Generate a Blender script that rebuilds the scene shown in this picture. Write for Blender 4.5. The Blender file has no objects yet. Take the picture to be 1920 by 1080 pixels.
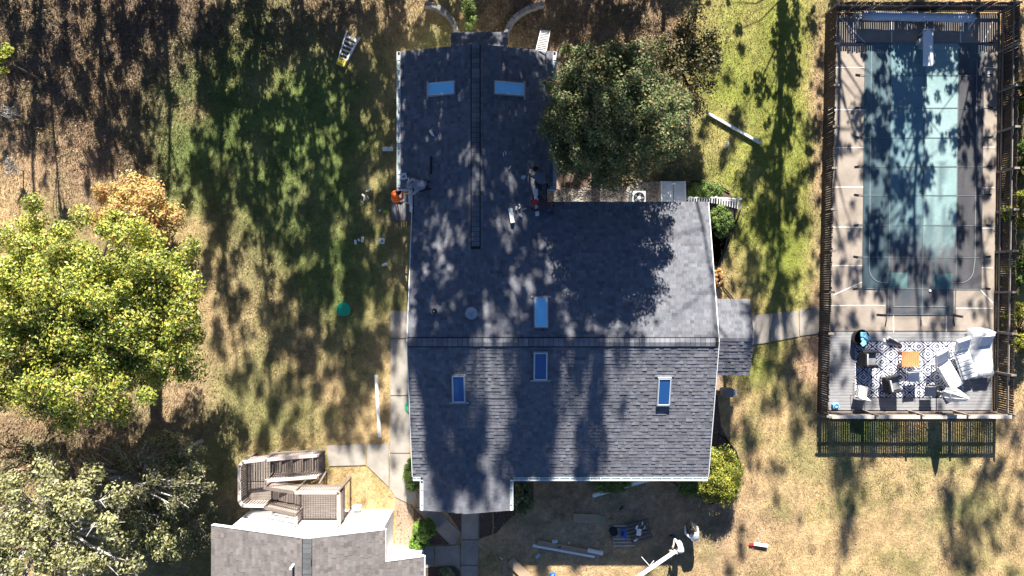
import bpy, math, random
import numpy as np
from mathutils import Vector, Matrix

random.seed(7)
RNG = np.random.default_rng(11)
R = math.radians
SC = bpy.context.scene
COL = SC.collection

# ------------------------------------------------------------------ camera, sky, sun, exposure
H = 33.3          # drone height in metres
S = 0.025         # metres per photo pixel on the ground
SUN_EL = 31.5
TAN = math.tan(R(SUN_EL))
cam = bpy.data.cameras.new('camera')
cam.sensor_width = 36.0
cam.lens = 36.0 * (H / S) / 1920.0
cam.clip_end = 2000
camo = bpy.data.objects.new('camera', cam)
COL.objects.link(camo)
camo.location = (0, 0, H)
SC.camera = camo

world = bpy.data.worlds.new('World')
SC.world = world
world.use_nodes = True
wn = world.node_tree
bg = wn.nodes['Background']
sky = wn.nodes.new('ShaderNodeTexSky')
sky.sky_type = 'NISHITA'
sky.sun_disc = False
sky.sun_elevation = R(SUN_EL)
sky.sun_rotation = 0.0          # sun over +Y (top of the frame)
wn.links.new(sky.outputs[0], bg.inputs[0])
bg.inputs[1].default_value = 0.05
sky.air_density = 0.62        # crisp clear autumn air
sky.dust_density = 0.1
sky.ozone_density = 4.0

sun = bpy.data.lights.new('sun', 'SUN')
sun.energy = 5.0
sun.angle = R(0.53)
sun.color = (1.0, 0.94, 0.83)
suno = bpy.data.objects.new('sun', sun)
COL.objects.link(suno)
suno.rotation_euler = (-(math.pi / 2 - R(SUN_EL)), 0, 0)
suno.location = (0, 60, 40)

SC.view_settings.view_transform = 'Standard'
SC.view_settings.look = 'None'
SC.view_settings.gamma = 1.0
SC.view_settings.exposure = 1.72
SC.view_settings.use_curve_mapping = False
SC.cycles.max_bounces = 6
SC.cycles.transparent_max_bounces = 6


def G(px, py, z=0.0):
    """A surveyed point: photo pixel seen at height z -> metres."""
    k = (1 - z / H) * S
    return Vector(((px - 960) * k, (540 - py) * k, z))


# ------------------------------------------------------------------ materials
def nmat(name):
    m = bpy.data.materials.new(name)
    m.use_nodes = True
    nt = m.node_tree
    return m, nt, nt.nodes['Principled BSDF']


def node(nt, t, **kw):
    n = nt.nodes.new(t)
    for k, v in kw.items():
        setattr(n, k, v)
    return n


def surf(name, c1, c2=None, scale=6.0, rough=0.8, bump=0.0, metal=0.0, stretch=(1, 1, 1), attr=None, fine=0.0, spec=0.3, coat=0.0, bscale=None):
    """noise-mixed surface in world metres; attr = multiply by a colour attribute"""
    m, nt, bs = nmat(name)
    L = nt.links.new
    bs.inputs['Roughness'].default_value = rough
    bs.inputs['Metallic'].default_value = metal
    bs.inputs['Specular IOR Level'].default_value = spec
    bs.inputs['Coat Weight'].default_value = coat
    if c2 is None:
        c2 = tuple(min(1, c * 1.25) for c in c1)
    geo = node(nt, 'ShaderNodeNewGeometry')
    mp = node(nt, 'ShaderNodeMapping')
    mp.inputs['Scale'].default_value = stretch
    L(geo.outputs['Position'], mp.inputs['Vector'])
    nz = node(nt, 'ShaderNodeTexNoise')
    nz.inputs['Scale'].default_value = scale
    nz.inputs['Detail'].default_value = 6
    nz.inputs['Roughness'].default_value = 0.65
    L(mp.outputs[0], nz.inputs['Vector'])
    cr = node(nt, 'ShaderNodeValToRGB')
    cr.color_ramp.elements[0].position = 0.3
    cr.color_ramp.elements[1].position = 0.7
    cr.color_ramp.elements[0].color = (*c1, 1)
    cr.color_ramp.elements[1].color = (*c2, 1)
    L(nz.outputs['Fac'], cr.inputs[0])
    out = cr.outputs[0]
    if attr:
        at = node(nt, 'ShaderNodeAttribute', attribute_name=attr)
        mx = node(nt, 'ShaderNodeMix', data_type='RGBA', blend_type='MULTIPLY')
        mx.inputs['Factor'].default_value = 1
        L(out, mx.inputs['A'])
        L(at.outputs['Color'], mx.inputs['B'])
        out = mx.outputs['Result']
    if fine > 0:
        n2 = node(nt, 'ShaderNodeTexNoise')
        n2.inputs['Scale'].default_value = 90
        n2.inputs['Detail'].default_value = 3
        L(geo.outputs['Position'], n2.inputs['Vector'])
        mr = node(nt, 'ShaderNodeMapRange')
        mr.inputs['From Min'].default_value = 0.3
        mr.inputs['From Max'].default_value = 0.7
        mr.inputs['To Min'].default_value = 1 - fine
        mr.inputs['To Max'].default_value = 1 + fine
        L(n2.outputs['Fac'], mr.inputs['Value'])
        mx = node(nt, 'ShaderNodeMix', data_type='RGBA', blend_type='MULTIPLY')
        mx.inputs['Factor'].default_value = 1
        L(out, mx.inputs['A'])
        L(mr.outputs['Result'], mx.inputs['B'])
        out = mx.outputs['Result']
    L(out, bs.inputs['Base Color'])
    if bump > 0:
        bp = node(nt, 'ShaderNodeBump')
        bp.inputs['Strength'].default_value = bump
        bp.inputs['Distance'].default_value = 0.03
        b2 = nz
        if bscale:
            b2 = node(nt, 'ShaderNodeTexNoise')
            b2.inputs['Scale'].default_value = bscale
            b2.inputs['Detail'].default_value = 4
            L(mp.outputs[0], b2.inputs['Vector'])
        L(b2.outputs['Fac'], bp.inputs['Height'])
        L(bp.outputs[0], bs.inputs['Normal'])
    return m


def leafmat(name, trans=0.3, rough=0.55):
    m, nt, bs = nmat(name)
    L = nt.links.new
    at = node(nt, 'ShaderNodeAttribute', attribute_name='Col')
    L(at.outputs['Color'], bs.inputs['Base Color'])
    bs.inputs['Roughness'].default_value = rough
    bs.inputs['Specular IOR Level'].default_value = 0.35
    tr = node(nt, 'ShaderNodeBsdfTranslucent')
    L(at.outputs['Color'], tr.inputs['Color'])
    mx = node(nt, 'ShaderNodeMixShader')
    mx.inputs[0].default_value = trans
    L(bs.outputs[0], mx.inputs[1])
    L(tr.outputs[0], mx.inputs[2])
    L(mx.outputs[0], nt.nodes['Material Output'].inputs['Surface'])
    return m


M = {}
M['shingle'] = surf('asphalt_shingle', (.82, .83, .86), (1.1, 1.1, 1.12), 3.0, .95, .25, attr='Col', fine=.22, bscale=160, spec=.04)
M['underlay'] = surf('roof_underlay', (.02, .02, .023), (.035, .035, .04), 8, .95)
M['capdark'] = surf('ridge_vent_black', (.012, .012, .014), (.02, .02, .022), 10, .8)
M['white'] = surf('white_paint', (.74, .75, .75), (.82, .82, .81), 2.5, .5, fine=.03)
M['siding'] = surf('white_siding', (.70, .71, .72), (.80, .80, .80), 1.5, .6, .05, stretch=(1, 1, 6))
M['alum'] = surf('aluminium_gutter', (.62, .66, .68), (.76, .79, .80), 4, .42, metal=.15)
M['gutterin'] = surf('gutter_trough_wet', (.40, .50, .51), (.52, .60, .60), 7, .5)
M['metal'] = surf('bare_aluminium', (.66, .67, .69), (.78, .79, .80), 9, .4, metal=.15)
M['darkmetal'] = surf('dark_metal', (.03, .032, .036), (.06, .06, .065), 9, .5, metal=.4)
M['concrete'] = surf('broom_finished_concrete', (.24, .218, .195), (.37, .34, .305), 1.3, .88, .15, fine=.16, bscale=60)
M['poolcon'] = surf('pool_deck_concrete', (.24, .20, .17), (.36, .31, .265), 1.1, .85, .12, fine=.12, bscale=50)
M['joint'] = surf('white_joint_filler', (.66, .65, .62), (.78, .77, .75), 5, .7)
M['wood'] = surf('weathered_deck_wood', (.15, .125, .115), (.27, .235, .215), 3, .82, .25, stretch=(1, 9, 9), fine=.15)
M['woodv'] = surf('weathered_stair_wood', (.11, .09, .08), (.21, .175, .16), 3, .82, .25, stretch=(9, 1, 9), fine=.15)
M['rail'] = surf('faded_pink_rail_wood', (.50, .41, .38), (.66, .57, .53), 3, .8, .2, fine=.1)
M['fence'] = surf('weathered_fence_wood', (.05, .036, .03), (.10, .075, .062), 4, .88, .25, fine=.2)
M['fencecap'] = surf('grey_fence_rail', (.17, .145, .125), (.30, .265, .24), 4, .85, .2, fine=.2)
M['darkwood'] = surf('dark_stained_deck', (.10, .10, .115), (.19, .185, .20), 3, .8, .2, stretch=(9, 1, 9))
M['deckgrey'] = surf('pool_deck_boards', (.20, .20, .215), (.31, .31, .325), 2.2, .8, .15, stretch=(1, 9, 9), fine=.1)
M['mulch'] = surf('bark_mulch', (.055, .038, .03), (.16, .11, .085), 14, .95, .8, fine=.4)
M['leafbed'] = surf('leaf_covered_bed', (.22, .15, .10), (.44, .33, .25), 10, .95, .6, fine=.4)
M['soil'] = surf('bare_soil', (.20, .14, .10), (.34, .25, .19), 7, .95, .5, fine=.3)
M['edging'] = surf('black_bed_edging', (.015, .015, .015), (.03, .03, .03), 8, .7)
M['stone'] = surf('grey_wall_stone', (.13, .125, .125), (.26, .25, .245), 5, .9, .5, fine=.3)
M['pebble'] = surf('river_pebble', (.13, .12, .11), (.34, .32, .30), 5, .8, .2)
M['bark'] = surf('tree_bark', (.07, .055, .045), (.16, .13, .105), 9, .95, .8, stretch=(3, 3, 1))
M['greybark'] = surf('pale_grey_bark', (.28, .26, .24), (.46, .43, .41), 9, .95, .6)
M['blue'] = surf('blue_plastic', (.02, .10, .48), (.04, .16, .60), 5, .4)
M['lightblue'] = surf('light_blue_plastic', (.14, .45, .66), (.30, .62, .78), 5, .45)
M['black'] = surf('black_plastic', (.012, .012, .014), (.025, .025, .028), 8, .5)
M['grey'] = surf('grey_fabric', (.16, .16, .17), (.25, .25, .26), 14, .9, .2)
M['greylight'] = surf('light_grey_fabric', (.40, .40, .41), (.52, .52, .52), 14, .9, .2)
M['card'] = surf('cardboard', (.34, .25, .165), (.42, .315, .215), 3, .9, .1)
M['pallet'] = surf('pale_pallet_wood', (.34, .29, .235), (.47, .41, .34), 4, .85, .2, stretch=(1, 7, 7))
M['palletdark'] = surf('old_grey_pallet_wood', (.10, .085, .07), (.18, .15, .13), 4, .85, .2)
M['teak'] = surf('orange_teak', (.52, .19, .075), (.66, .28, .12), 4, .6, .15, stretch=(1, 12, 12))
M['cushion'] = surf('white_cushion', (.70, .71, .74), (.80, .80, .82), 6, .85, .35)
M['red'] = surf('red_plastic', (.42, .02, .025), (.58, .04, .04), 5, .45)
M['orange'] = surf('orange_fabric', (.86, .13, .02), (.95, .20, .04), 9, .85, .2)
M['green'] = surf('green_plastic', (.02, .36, .21), (.035, .46, .28), 6, .45)
M['lime'] = surf('lime_plastic', (.20, .70, .06), (.28, .8, .10), 6, .5)
M['yellow'] = surf('yellow_plastic', (.62, .48, .05), (.75, .60, .10), 6, .5)
M['cord'] = surf('yellow_cord', (.42, .30, .12), (.52, .40, .18), 6, .6)
M['skin'] = surf('skin', (.46, .27, .19), (.55, .33, .24), 9, .6)
M['navy'] = surf('navy_cloth', (.018, .022, .04), (.035, .04, .065), 12, .9, .3)
M['greyhood'] = surf('grey_hoodie', (.20, .21, .26), (.30, .31, .36), 12, .9, .3)
M['darkhood'] = surf('charcoal_hoodie', (.09, .095, .12), (.15, .155, .185), 12, .9, .3)
M['plum'] = surf('dark_plum_cloth', (.055, .035, .045), (.09, .06, .07), 12, .9, .3)
M['whitecloth'] = surf('white_shirt', (.70, .69, .67), (.80, .79, .78), 12, .9, .3)
M['jeans'] = surf('blue_jeans', (.05, .08, .16), (.09, .13, .24), 14, .9, .3)
M['hair'] = surf('black_hair', (.004, .0035, .003), (.010, .008, .007), 30, .6)
M['ventgrey'] = surf('galvanised_vent', (.30, .32, .35), (.42, .44, .47), 7, .45, metal=.4)
M['bulk'] = surf('blue_grey_steel', (.34, .38, .43), (.48, .52, .57), 3, .5, metal=.1)
M['leaf'] = leafmat('leaf')
M['leafthick'] = leafmat('leaf_dense', .12)
M['grassblade'] = leafmat('grass_blade', .15, .8)


def glass_mat(name, col):
    m, nt, bs = nmat(name)
    bs.inputs['Base Color'].default_value = (*col, 1)
    bs.inputs['Roughness'].default_value = .03
    bs.inputs['Specular IOR Level'].default_value = 1.0
    bs.inputs['Coat Weight'].default_value = 1.0
    bs.inputs['Coat Roughness'].default_value = .02
    return m


def clear_mat():
    m, nt, bs = nmat('clear_plastic_wrap')
    bs.inputs['Base Color'].default_value = (.8, .84, .88, 1)
    bs.inputs['Roughness'].default_value = .18
    tr = node(nt, 'ShaderNodeBsdfTransparent')
    mx = node(nt, 'ShaderNodeMixShader')
    mx.inputs[0].default_value = .55
    nt.links.new(bs.outputs[0], mx.inputs[1])
    nt.links.new(tr.outputs[0], mx.inputs[2])
    nt.links.new(mx.outputs[0], nt.nodes['Material Output'].inputs['Surface'])
    return m


def attr_mat(name, rough, fine_scale, amt, bump=0.0):
    """colour attribute x world noise at two sizes"""
    m, nt, bs = nmat(name)
    L = nt.links.new
    at = node(nt, 'ShaderNodeAttribute', attribute_name='Col')
    geo = node(nt, 'ShaderNodeNewGeometry')
    bs.inputs['Roughness'].default_value = rough
    bs.inputs['Specular IOR Level'].default_value = .2
    cur = at.outputs['Color']
    hgt = None
    for sc, a in ((fine_scale, amt), (fine_scale * .22, amt * .8)):
        n = node(nt, 'ShaderNodeTexNoise')
        n.inputs['Scale'].default_value = sc
        n.inputs['Detail'].default_value = 5
        n.inputs['Roughness'].default_value = .7
        L(geo.outputs['Position'], n.inputs['Vector'])
        mr = node(nt, 'ShaderNodeMapRange')
        mr.inputs['From Min'].default_value = .3
        mr.inputs['From Max'].default_value = .7
        mr.inputs['To Min'].default_value = 1 - a
        mr.inputs['To Max'].default_value = 1 + a
        L(n.outputs['Fac'], mr.inputs['Value'])
        mx = node(nt, 'ShaderNodeMix', data_type='RGBA', blend_type='MULTIPLY')
        mx.inputs['Factor'].default_value = 1
        L(cur, mx.inputs['A'])
        L(mr.outputs['Result'], mx.inputs['B'])
        cur = mx.outputs['Result']
        hgt = hgt or n
    L(cur, bs.inputs['Base Color'])
    if bump:
        bp = node(nt, 'ShaderNodeBump')
        bp.inputs['Strength'].default_value = bump
        bp.inputs['Distance'].default_value = .05
        L(hgt.outputs['Fac'], bp.inputs['Height'])
        L(bp.outputs[0], bs.inputs['Normal'])
    return m


def rug_mat():
    m, nt, bs = nmat('diamond_rug')
    L = nt.links.new
    bs.inputs['Roughness'].default_value = .95
    tc = node(nt, 'ShaderNodeTexCoord')
    sp = node(nt, 'ShaderNodeSeparateXYZ')
    L(tc.outputs['Object'], sp.inputs[0])

    def mth(op, a, b=None):
        n = node(nt, 'ShaderNodeMath', operation=op)
        for i, v in enumerate((a, b)):
            if v is None:
                continue
            if isinstance(v, (int, float)):
                n.inputs[i].default_value = v
            else:
                L(v, n.inputs[i])
        return n.outputs[0]
    # woven blocks: snap to a 36 mm grid, then concentric diamonds
    def fold(o, p):
        q = mth('MULTIPLY', mth('FLOOR', mth('DIVIDE', o, .036)), .036)
        f = mth('FRACT', mth('ADD', mth('DIVIDE', q, p), 100.02))
        return mth('ABSOLUTE', mth('SUBTRACT', f, .5))
    d = mth('ADD', fold(sp.outputs[0], .86), fold(sp.outputs[1], .72))
    mm = mth('MINIMUM', d, mth('SUBTRACT', 1.0, d))
    cr = node(nt, 'ShaderNodeValToRGB')
    cr.color_ramp.interpolation = 'CONSTANT'
    e = cr.color_ramp.elements
    W, N = (.70, .71, .74, 1), (.010, .016, .075, 1)
    e[0].position = 0; e[0].color = W
    e[1].position = .075; e[1].color = N
    for p, c in ((.155, W), (.285, N), (.355, W), (.445, N)):
        k = e.new(p); k.color = c
    L(mm, cr.inputs[0])
    L(cr.outputs[0], bs.inputs['Base Color'])
    return m


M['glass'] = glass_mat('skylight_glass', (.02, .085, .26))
M['skytintglass'] = glass_mat('skylight_glass_sky_reflection', (.20, .66, 1.0))  # bright sky reflection put into the pane colour
M['clear'] = clear_mat()
M['rug'] = rug_mat()
M['ground'] = attr_mat('ground_turf', .95, 22, .38, .9)
M['cover'] = attr_mat('pool_cover_mesh', .45, 30, .12, .15)

# ------------------------------------------------------------------ object helpers
ORG = {}


def tag(o, label=None, cat=None, group=None, kind=None):
    if label: o['label'] = label
    if cat: o['category'] = cat
    if group: o['group'] = group
    if kind: o['kind'] = kind
    return o


def thing(name, label, cat, loc=(0, 0, 0), rotz=0.0, group=None):
    o = bpy.data.objects.new(name, None)
    o.empty_display_size = .2
    COL.objects.link(o)
    o.location = loc
    o.rotation_euler = (0, 0, rotz)
    ORG[o.name] = Vector(loc)
    return tag(o, label, cat, group)


def link(name, me, mat, parent=None):
    o = bpy.data.objects.new(name, me)
    COL.objects.link(o)
    if mat is not None and not me.materials:
        me.materials.append(mat if not isinstance(mat, str) else M[mat])
    if parent is not None:
        o.parent = parent
        ORG[o.name] = ORG.get(parent.name, Vector())
    else:
        ORG[o.name] = Vector()
    return o


class MB:
    def __init__(s):
        s.v, s.f = [], []

    def add(s, vs, fs):
        n = len(s.v)
        s.v += [Vector(v) for v in vs]
        s.f += [tuple(n + i for i in f) for f in fs]
        return s

    def prism(s, poly, z0, z1):
        """poly: list of (x,y) or Vectors, metres; z0/z1 numbers"""
        a = sum(poly[i][0] * poly[(i + 1) % len(poly)][1] - poly[(i + 1) % len(poly)][0] * poly[i][1] for i in range(len(poly)))
        if a < 0:
            poly = poly[::-1]
        n = len(poly)
        vs = [(p[0], p[1], z0) for p in poly] + [(p[0], p[1], z1) for p in poly]
        fs = [tuple(range(n - 1, -1, -1)), tuple(range(n, 2 * n))]
        fs += [(i, (i + 1) % n, n + (i + 1) % n, n + i) for i in range(n)]
        return s.add(vs, fs)

    def pp(s, poly, z0, z1):
        """prism from photo pixels at height z1"""
        return s.prism([G(x, y, z1).xy for x, y in poly], z0, z1)

    def box(s, c, size, rz=0.0, rot=None):
        m = rot if rot is not None else Matrix.Rotation(rz, 3, 'Z')
        c = Vector(c)
        vs = []
        for z in (-.5, .5):
            for x, y in ((-.5, -.5), (.5, -.5), (.5, .5), (-.5, .5)):
                vs.append(c + m @ Vector((x * size[0], y * size[1], z * size[2])))
        return s.add(vs, [(3, 2, 1, 0), (4, 5, 6, 7), (0, 1, 5, 4), (1, 2, 6, 5), (2, 3, 7, 6), (3, 0, 4, 7)])

    def bar(s, a, b, w, h, up=(0, 0, 1)):
        a, b = Vector(a), Vector(b)
        d = (b - a)
        x = d.normalized()
        u = Vector(up)
        y = u.cross(x)
        if y.length < 1e-4:
            y = Vector((0, 1, 0)).cross(x)
            if y.length < 1e-4:
                y = Vector((1, 0, 0)).cross(x)
        y.normalize()
        z = x.cross(y)
        m = Matrix((x, y, z)).transposed()
        return s.box((a + b) / 2, (d.length, w, h), rot=m)

    def tube(s, pts, r, n=8, cap=True):
        pts = [Vector(p) for p in pts]
        rs = r if isinstance(r, (list, tuple)) else [r] * len(pts)
        base = len(s.v)
        for i, p in enumerate(pts):
            d = (pts[min(i + 1, len(pts) - 1)] - pts[max(i - 1, 0)]).normalized()
            x = d.cross(Vector((.13, .31, .94)))
            if x.length < 1e-3:
                x = d.cross(Vector((1, 0, 0)))
            x.normalize()
            y = d.cross(x)
            for k in range(n):
                a = 2 * math.pi * k / n
                s.v.append(p + (x * math.cos(a) + y * math.sin(a)) * rs[i])
        for i in range(len(pts) - 1):
            for k in range(n):
                k2 = (k + 1) % n
                s.f.append((base + i * n + k, base + i * n + k2, base + (i + 1) * n + k2, base + (i + 1) * n + k))
        if cap:
            s.f.append(tuple(base + k for k in range(n))[::-1])
            e = base + (len(pts) - 1) * n
            s.f.append(tuple(e + k for k in range(n)))
        return s

    def disc(s, c, r, z0, z1, n=20, r2=None):
        r2 = r if r2 is None else r2
        vs = [(c[0] + r * math.cos(2 * math.pi * k / n), c[1] + r * math.sin(2 * math.pi * k / n), z0) for k in range(n)]
        vs += [(c[0] + r2 * math.cos(2 * math.pi * k / n), c[1] + r2 * math.sin(2 * math.pi * k / n), z1) for k in range(n)]
        fs = [tuple(range(n - 1, -1, -1)), tuple(range(n, 2 * n))] + [(k, (k + 1) % n, n + (k + 1) % n, n + k) for k in range(n)]
        return s.add(vs, fs)

    def ring(s, c, r, tube, z, n=24, m=8):
        vs, fs = [], []
        for i in range(n):
            a = 2 * math.pi * i / n
            for j in range(m):
                b = 2 * math.pi * j / m
                rr = r + tube * math.cos(b)
                vs.append((c[0] + rr * math.cos(a), c[1] + rr * math.sin(a), z + tube * math.sin(b)))
        for i in range(n):
            for j in range(m):
                fs.append((i * m + j, ((i + 1) % n) * m + j, ((i + 1) % n) * m + (j + 1) % m, i * m + (j + 1) % m))
        return s.add(vs, fs)

    def build(s, name, mat, parent=None, local=False, smooth=False, bevel=0.0):
        off = Vector() if (local or parent is None) else ORG.get(parent.name, Vector())
        me = bpy.data.meshes.new(name)
        me.from_pydata([tuple(v - off) for v in s.v], [], s.f)
        me.update()
        if smooth:
            for p in me.polygons:
                p.use_smooth = True
        o = link(name, me, mat, parent)
        if bevel:
            b = o.modifiers.new('bevel', 'BEVEL')
            b.width = bevel
            b.segments = 2
            b.limit_method = 'ANGLE'
        return o


def npmesh(name, V, F, cols=None):
    """V (n,3); F (m,k) equal-sized faces; cols (n,3) point colours"""
    me = bpy.data.meshes.new(name)
    V = np.asarray(V, np.float32)
    F = np.asarray(F, np.int32)
    m, k = F.shape
    me.vertices.add(len(V))
    me.vertices.foreach_set('co', V.ravel())
    me.loops.add(m * k)
    me.loops.foreach_set('vertex_index', F.ravel())
    me.polygons.add(m)
    me.polygons.foreach_set('loop_start', np.arange(0, m * k, k, dtype=np.int32))
    me.polygons.foreach_set('loop_total', np.full(m, k, np.int32))
    if cols is not None:
        a = me.attributes.new('Col', 'FLOAT_COLOR', 'POINT')
        c4 = np.ones((len(V), 4), np.float32)
        c4[:, :3] = cols
        a.data.foreach_set('color', c4.ravel())
    me.update(calc_edges=True)
    me.polygons.foreach_set('use_smooth', np.zeros(m, bool))
    return me


# smooth value noise for colours
_LAT = RNG.random((64, 64))


def vnoise(x, y, s):
    x = np.asarray(x) / s + 100.3
    y = np.asarray(y) / s + 57.7
    xi, yi = np.floor(x).astype(int), np.floor(y).astype(int)
    fx, fy = x - xi, y - yi
    fx = fx * fx * (3 - 2 * fx)
    fy = fy * fy * (3 - 2 * fy)
    g = lambda a, b: _LAT[a % 64, b % 64]
    return (g(xi, yi) * (1 - fx) + g(xi + 1, yi) * fx) * (1 - fy) + (g(xi, yi + 1) * (1 - fx) + g(xi + 1, yi + 1) * fx) * fy


def fbm(x, y, s):
    return (vnoise(x, y, s) + .5 * vnoise(y + 31, x, s * .47) + .25 * vnoise(x - 17, y + 9, s * .21)) / 1.75


# ------------------------------------------------------------------ ground
# colour regions in photo pixels: cx, cy, rx, ry, weight
DRY, GREEN, LITTER, VIVID, SOIL, MOSS = ((.43, .31, .165), (.085, .155, .035), (.165, .122, .092), (.185, .225, .035), (.37, .25, .18), (.04, .10, .025))
REG = [
    (GREEN, [(470, 200, 150, 220, 1.9), (610, 330, 110, 200, 1.7), (640, 520, 110, 130, 1.1), (330, 250, 60, 130, 1.2), (450, 720, 90, 130, .5), (520, 780, 130, 90, .5),
             (380, 900, 80, 130, .6), (300, 1010, 100, 90, .9), (1600, 900, 60, 60, .5), (1820, 970, 80, 80, .6), (940, 930, 60, 60, .5), (820, 60, 120, 60, .6), (1250, 330, 90, 60, 1.2), (1500, 850, 60, 60, .5)]),
    (LITTER, [(90, 100, 240, 190, 2.0), (320, 40, 200, 110, 1.9), (640, 30, 170, 70, 1.2), (240, 300, 90, 80, .8), (1140, 50, 170, 90, 1.8), (980, 40, 90, 70, 1.5),
              (150, 850, 260, 160, 1.2), (1160, 320, 160, 80, 1.5), (480, 520, 70, 90, .5), (1900, 250, 40, 250, .9), (570, 640, 90, 90, .5), (560, 420, 70, 60, .4)]),
    (VIVID, [(1390, 130, 85, 210, 2.4), (1480, 230, 55, 240, 2.0), (1440, 480, 90, 110, 1.5), (1500, 490, 45, 70, 1.2), (1430, 690, 55, 60, 1.1), (1905, 480, 25, 170, 1.2), (1400, 330, 60, 80, .8), (610, 870, 60, 40, .5)]),
    (SOIL, [(1535, 300, 16, 320, 1.6), (1530, 640, 26, 70, 1.7), (1500, 690, 30, 60, .9), (330, 770, 60, 90, .8), (110, 320, 110, 70, 1.0), (1310, 1040, 130, 90, .5), (430, 620, 90, 160, .35), (1900, 800, 40, 60, .7), (1420, 960, 90, 110, .3), (1760, 970, 60, 120, .3)]),
    ((.42, .33, .25), [(1110, 970, 200, 80, 1.0)]),  # lifts the lawn in the house shadow: fill light put into the ground colour
    (MOSS, [(1620, 808, 60, 26, 2.0), (1750, 850, 60, 30, .8), (480, 470, 30, 30, .4)]),
]


def gcol(X, Y):
    px = X / S + 960
    py = 540 - Y / S
    n1, n2, n3 = fbm(X, Y, 2.6), fbm(X + 40, Y - 9, 1.1), fbm(X - 70, Y + 30, .32)
    acc = np.zeros(X.shape + (3,))
    wt = np.full(X.shape, .75)
    acc += np.array(DRY) * .75 * np.ones(X.shape + (1,))
    for i, (c, bl) in enumerate(REG):
        w = np.zeros(X.shape)
        for cx, cy, rx, ry, a in bl:
            w += a * np.exp(-(((px - cx) / rx) ** 2 + ((py - cy) / ry) ** 2))
        w *= np.clip(.15 + 1.9 * (vnoise(X * 1.0 + i * 13, Y - i * 7, 1.3) * .6 + n2 * .4), 0, 2.2)
        w = w ** 1.5
        acc += w[..., None] * np.array(c)
        wt += w
    # scattered green flecks in the dry lawn
    w = np.clip((n2 - .52) * 4, 0, 1) * .8
    acc += w[..., None] * np.array((.17, .19, .06))
    wt += w
    c = acc / wt[..., None]
    return c * (.42 + .42 * n1 + .82 * n3)[..., None]


def litter_w(X, Y):
    px = X / S + 960
    py = 540 - Y / S
    w = np.zeros(X.shape)
    for cx, cy, rx, ry, a in REG[1][1]:
        w += a * np.exp(-(((px - cx) / rx) ** 2 + ((py - cy) / ry) ** 2))
    return np.clip(w, 0, 1.5)


def make_ground():
    st = .2
    xs = np.arange(-30, 30 + st / 2, st)
    ys = np.arange(-19, 19 + st / 2, st)
    xs = np.concatenate([[-400, -120, -50], xs, [50, 120, 400]])
    ys = np.concatenate([[-400, -120, -40], ys, [40, 120, 400]])
    X, Y = np.meshgrid(xs, ys)
    Z = (fbm(X, Y, .9) - .5) * .04
    px, py = X / S + 960, 540 - Y / S
    flat = ((px > 1500) & (px < 1930) & (py > 0) & (py < 800)) | ((px > 700) & (px < 1430) & (py > 30) & (py < 1100)) | ((px > 380) & (px < 900) & (py > 800))
    Z = np.where(flat, Z * .25, Z)
    V = np.stack([X, Y, Z], -1).reshape(-1, 3)
    nx, ny = len(xs), len(ys)
    i, j = np.meshgrid(np.arange(nx - 1), np.arange(ny - 1))
    a = (j * nx + i).ravel()
    F = np.stack([a, a + 1, a + nx + 1, a + nx], -1)
    C = gcol(X, Y).reshape(-1, 3)
    o = link('ground', npmesh('ground', V, F, C), 'ground')
    tag(o, 'patchy autumn lawn of dry tan and green grass around the house', None, kind='structure')


make_ground()

# areas where no grass grows (photo pixel polygons on the ground)
def pin(px, py, poly):
    inside = np.zeros(px.shape, bool)
    n = len(poly)
    for i in range(n):
        x1, y1 = poly[i]
        x2, y2 = poly[(i + 1) % n]
        c = ((y1 > py) != (y2 > py)) & (px < (x2 - x1) * (py - y1) / (y2 - y1 + 1e-9) + x1)
        inside ^= c
    return inside


WALK = [('strip', [(732, 583), (768, 583), (768, 634), (732, 634)]), ('strip', [(732, 636), (768, 636), (768, 741), (732, 741)]), ('strip', [(732, 743), (768, 743), (769, 849), (731, 849)]),
        ('cross', [(612, 836), (686, 833), (686, 872), (617, 874)]), ('cross', [(688, 833), (729, 832), (729, 913), (688, 873)]),
        ('lower', [(731, 851), (769, 851), (769, 897), (778, 918), (782, 936), (772, 947), (741, 932), (731, 915)]),
        ('diag', [(771, 899), (800, 955), (778, 948), (785, 937), (780, 918)]),
        ('diag', [(778, 951), (801, 958), (825, 962), (863, 998), (863, 1003), (853, 1021), (842, 1020)]),
        ('flat', [(770, 1024), (814, 1024), (814, 1062), (794, 1066), (770, 1066)]), ('flat', [(816, 1024), (862, 1022), (862, 1068), (854, 1060), (816, 1061)]),
        ('side', [(866, 940), (898, 940), (897, 1011), (865, 1011)]), ('side', [(865, 1013), (897, 1013), (896, 1059), (864, 1059)]), ('side', [(864, 1061), (896, 1061), (896, 1110), (864, 1110)])]
EASTWALK = [[(1385, 594), (1442, 588), (1443, 642), (1385, 650)], [(1444, 588), (1497, 582), (1498, 631), (1445, 641)], [(1499, 581), (1546, 574), (1546, 624), (1500, 630)]]
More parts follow.
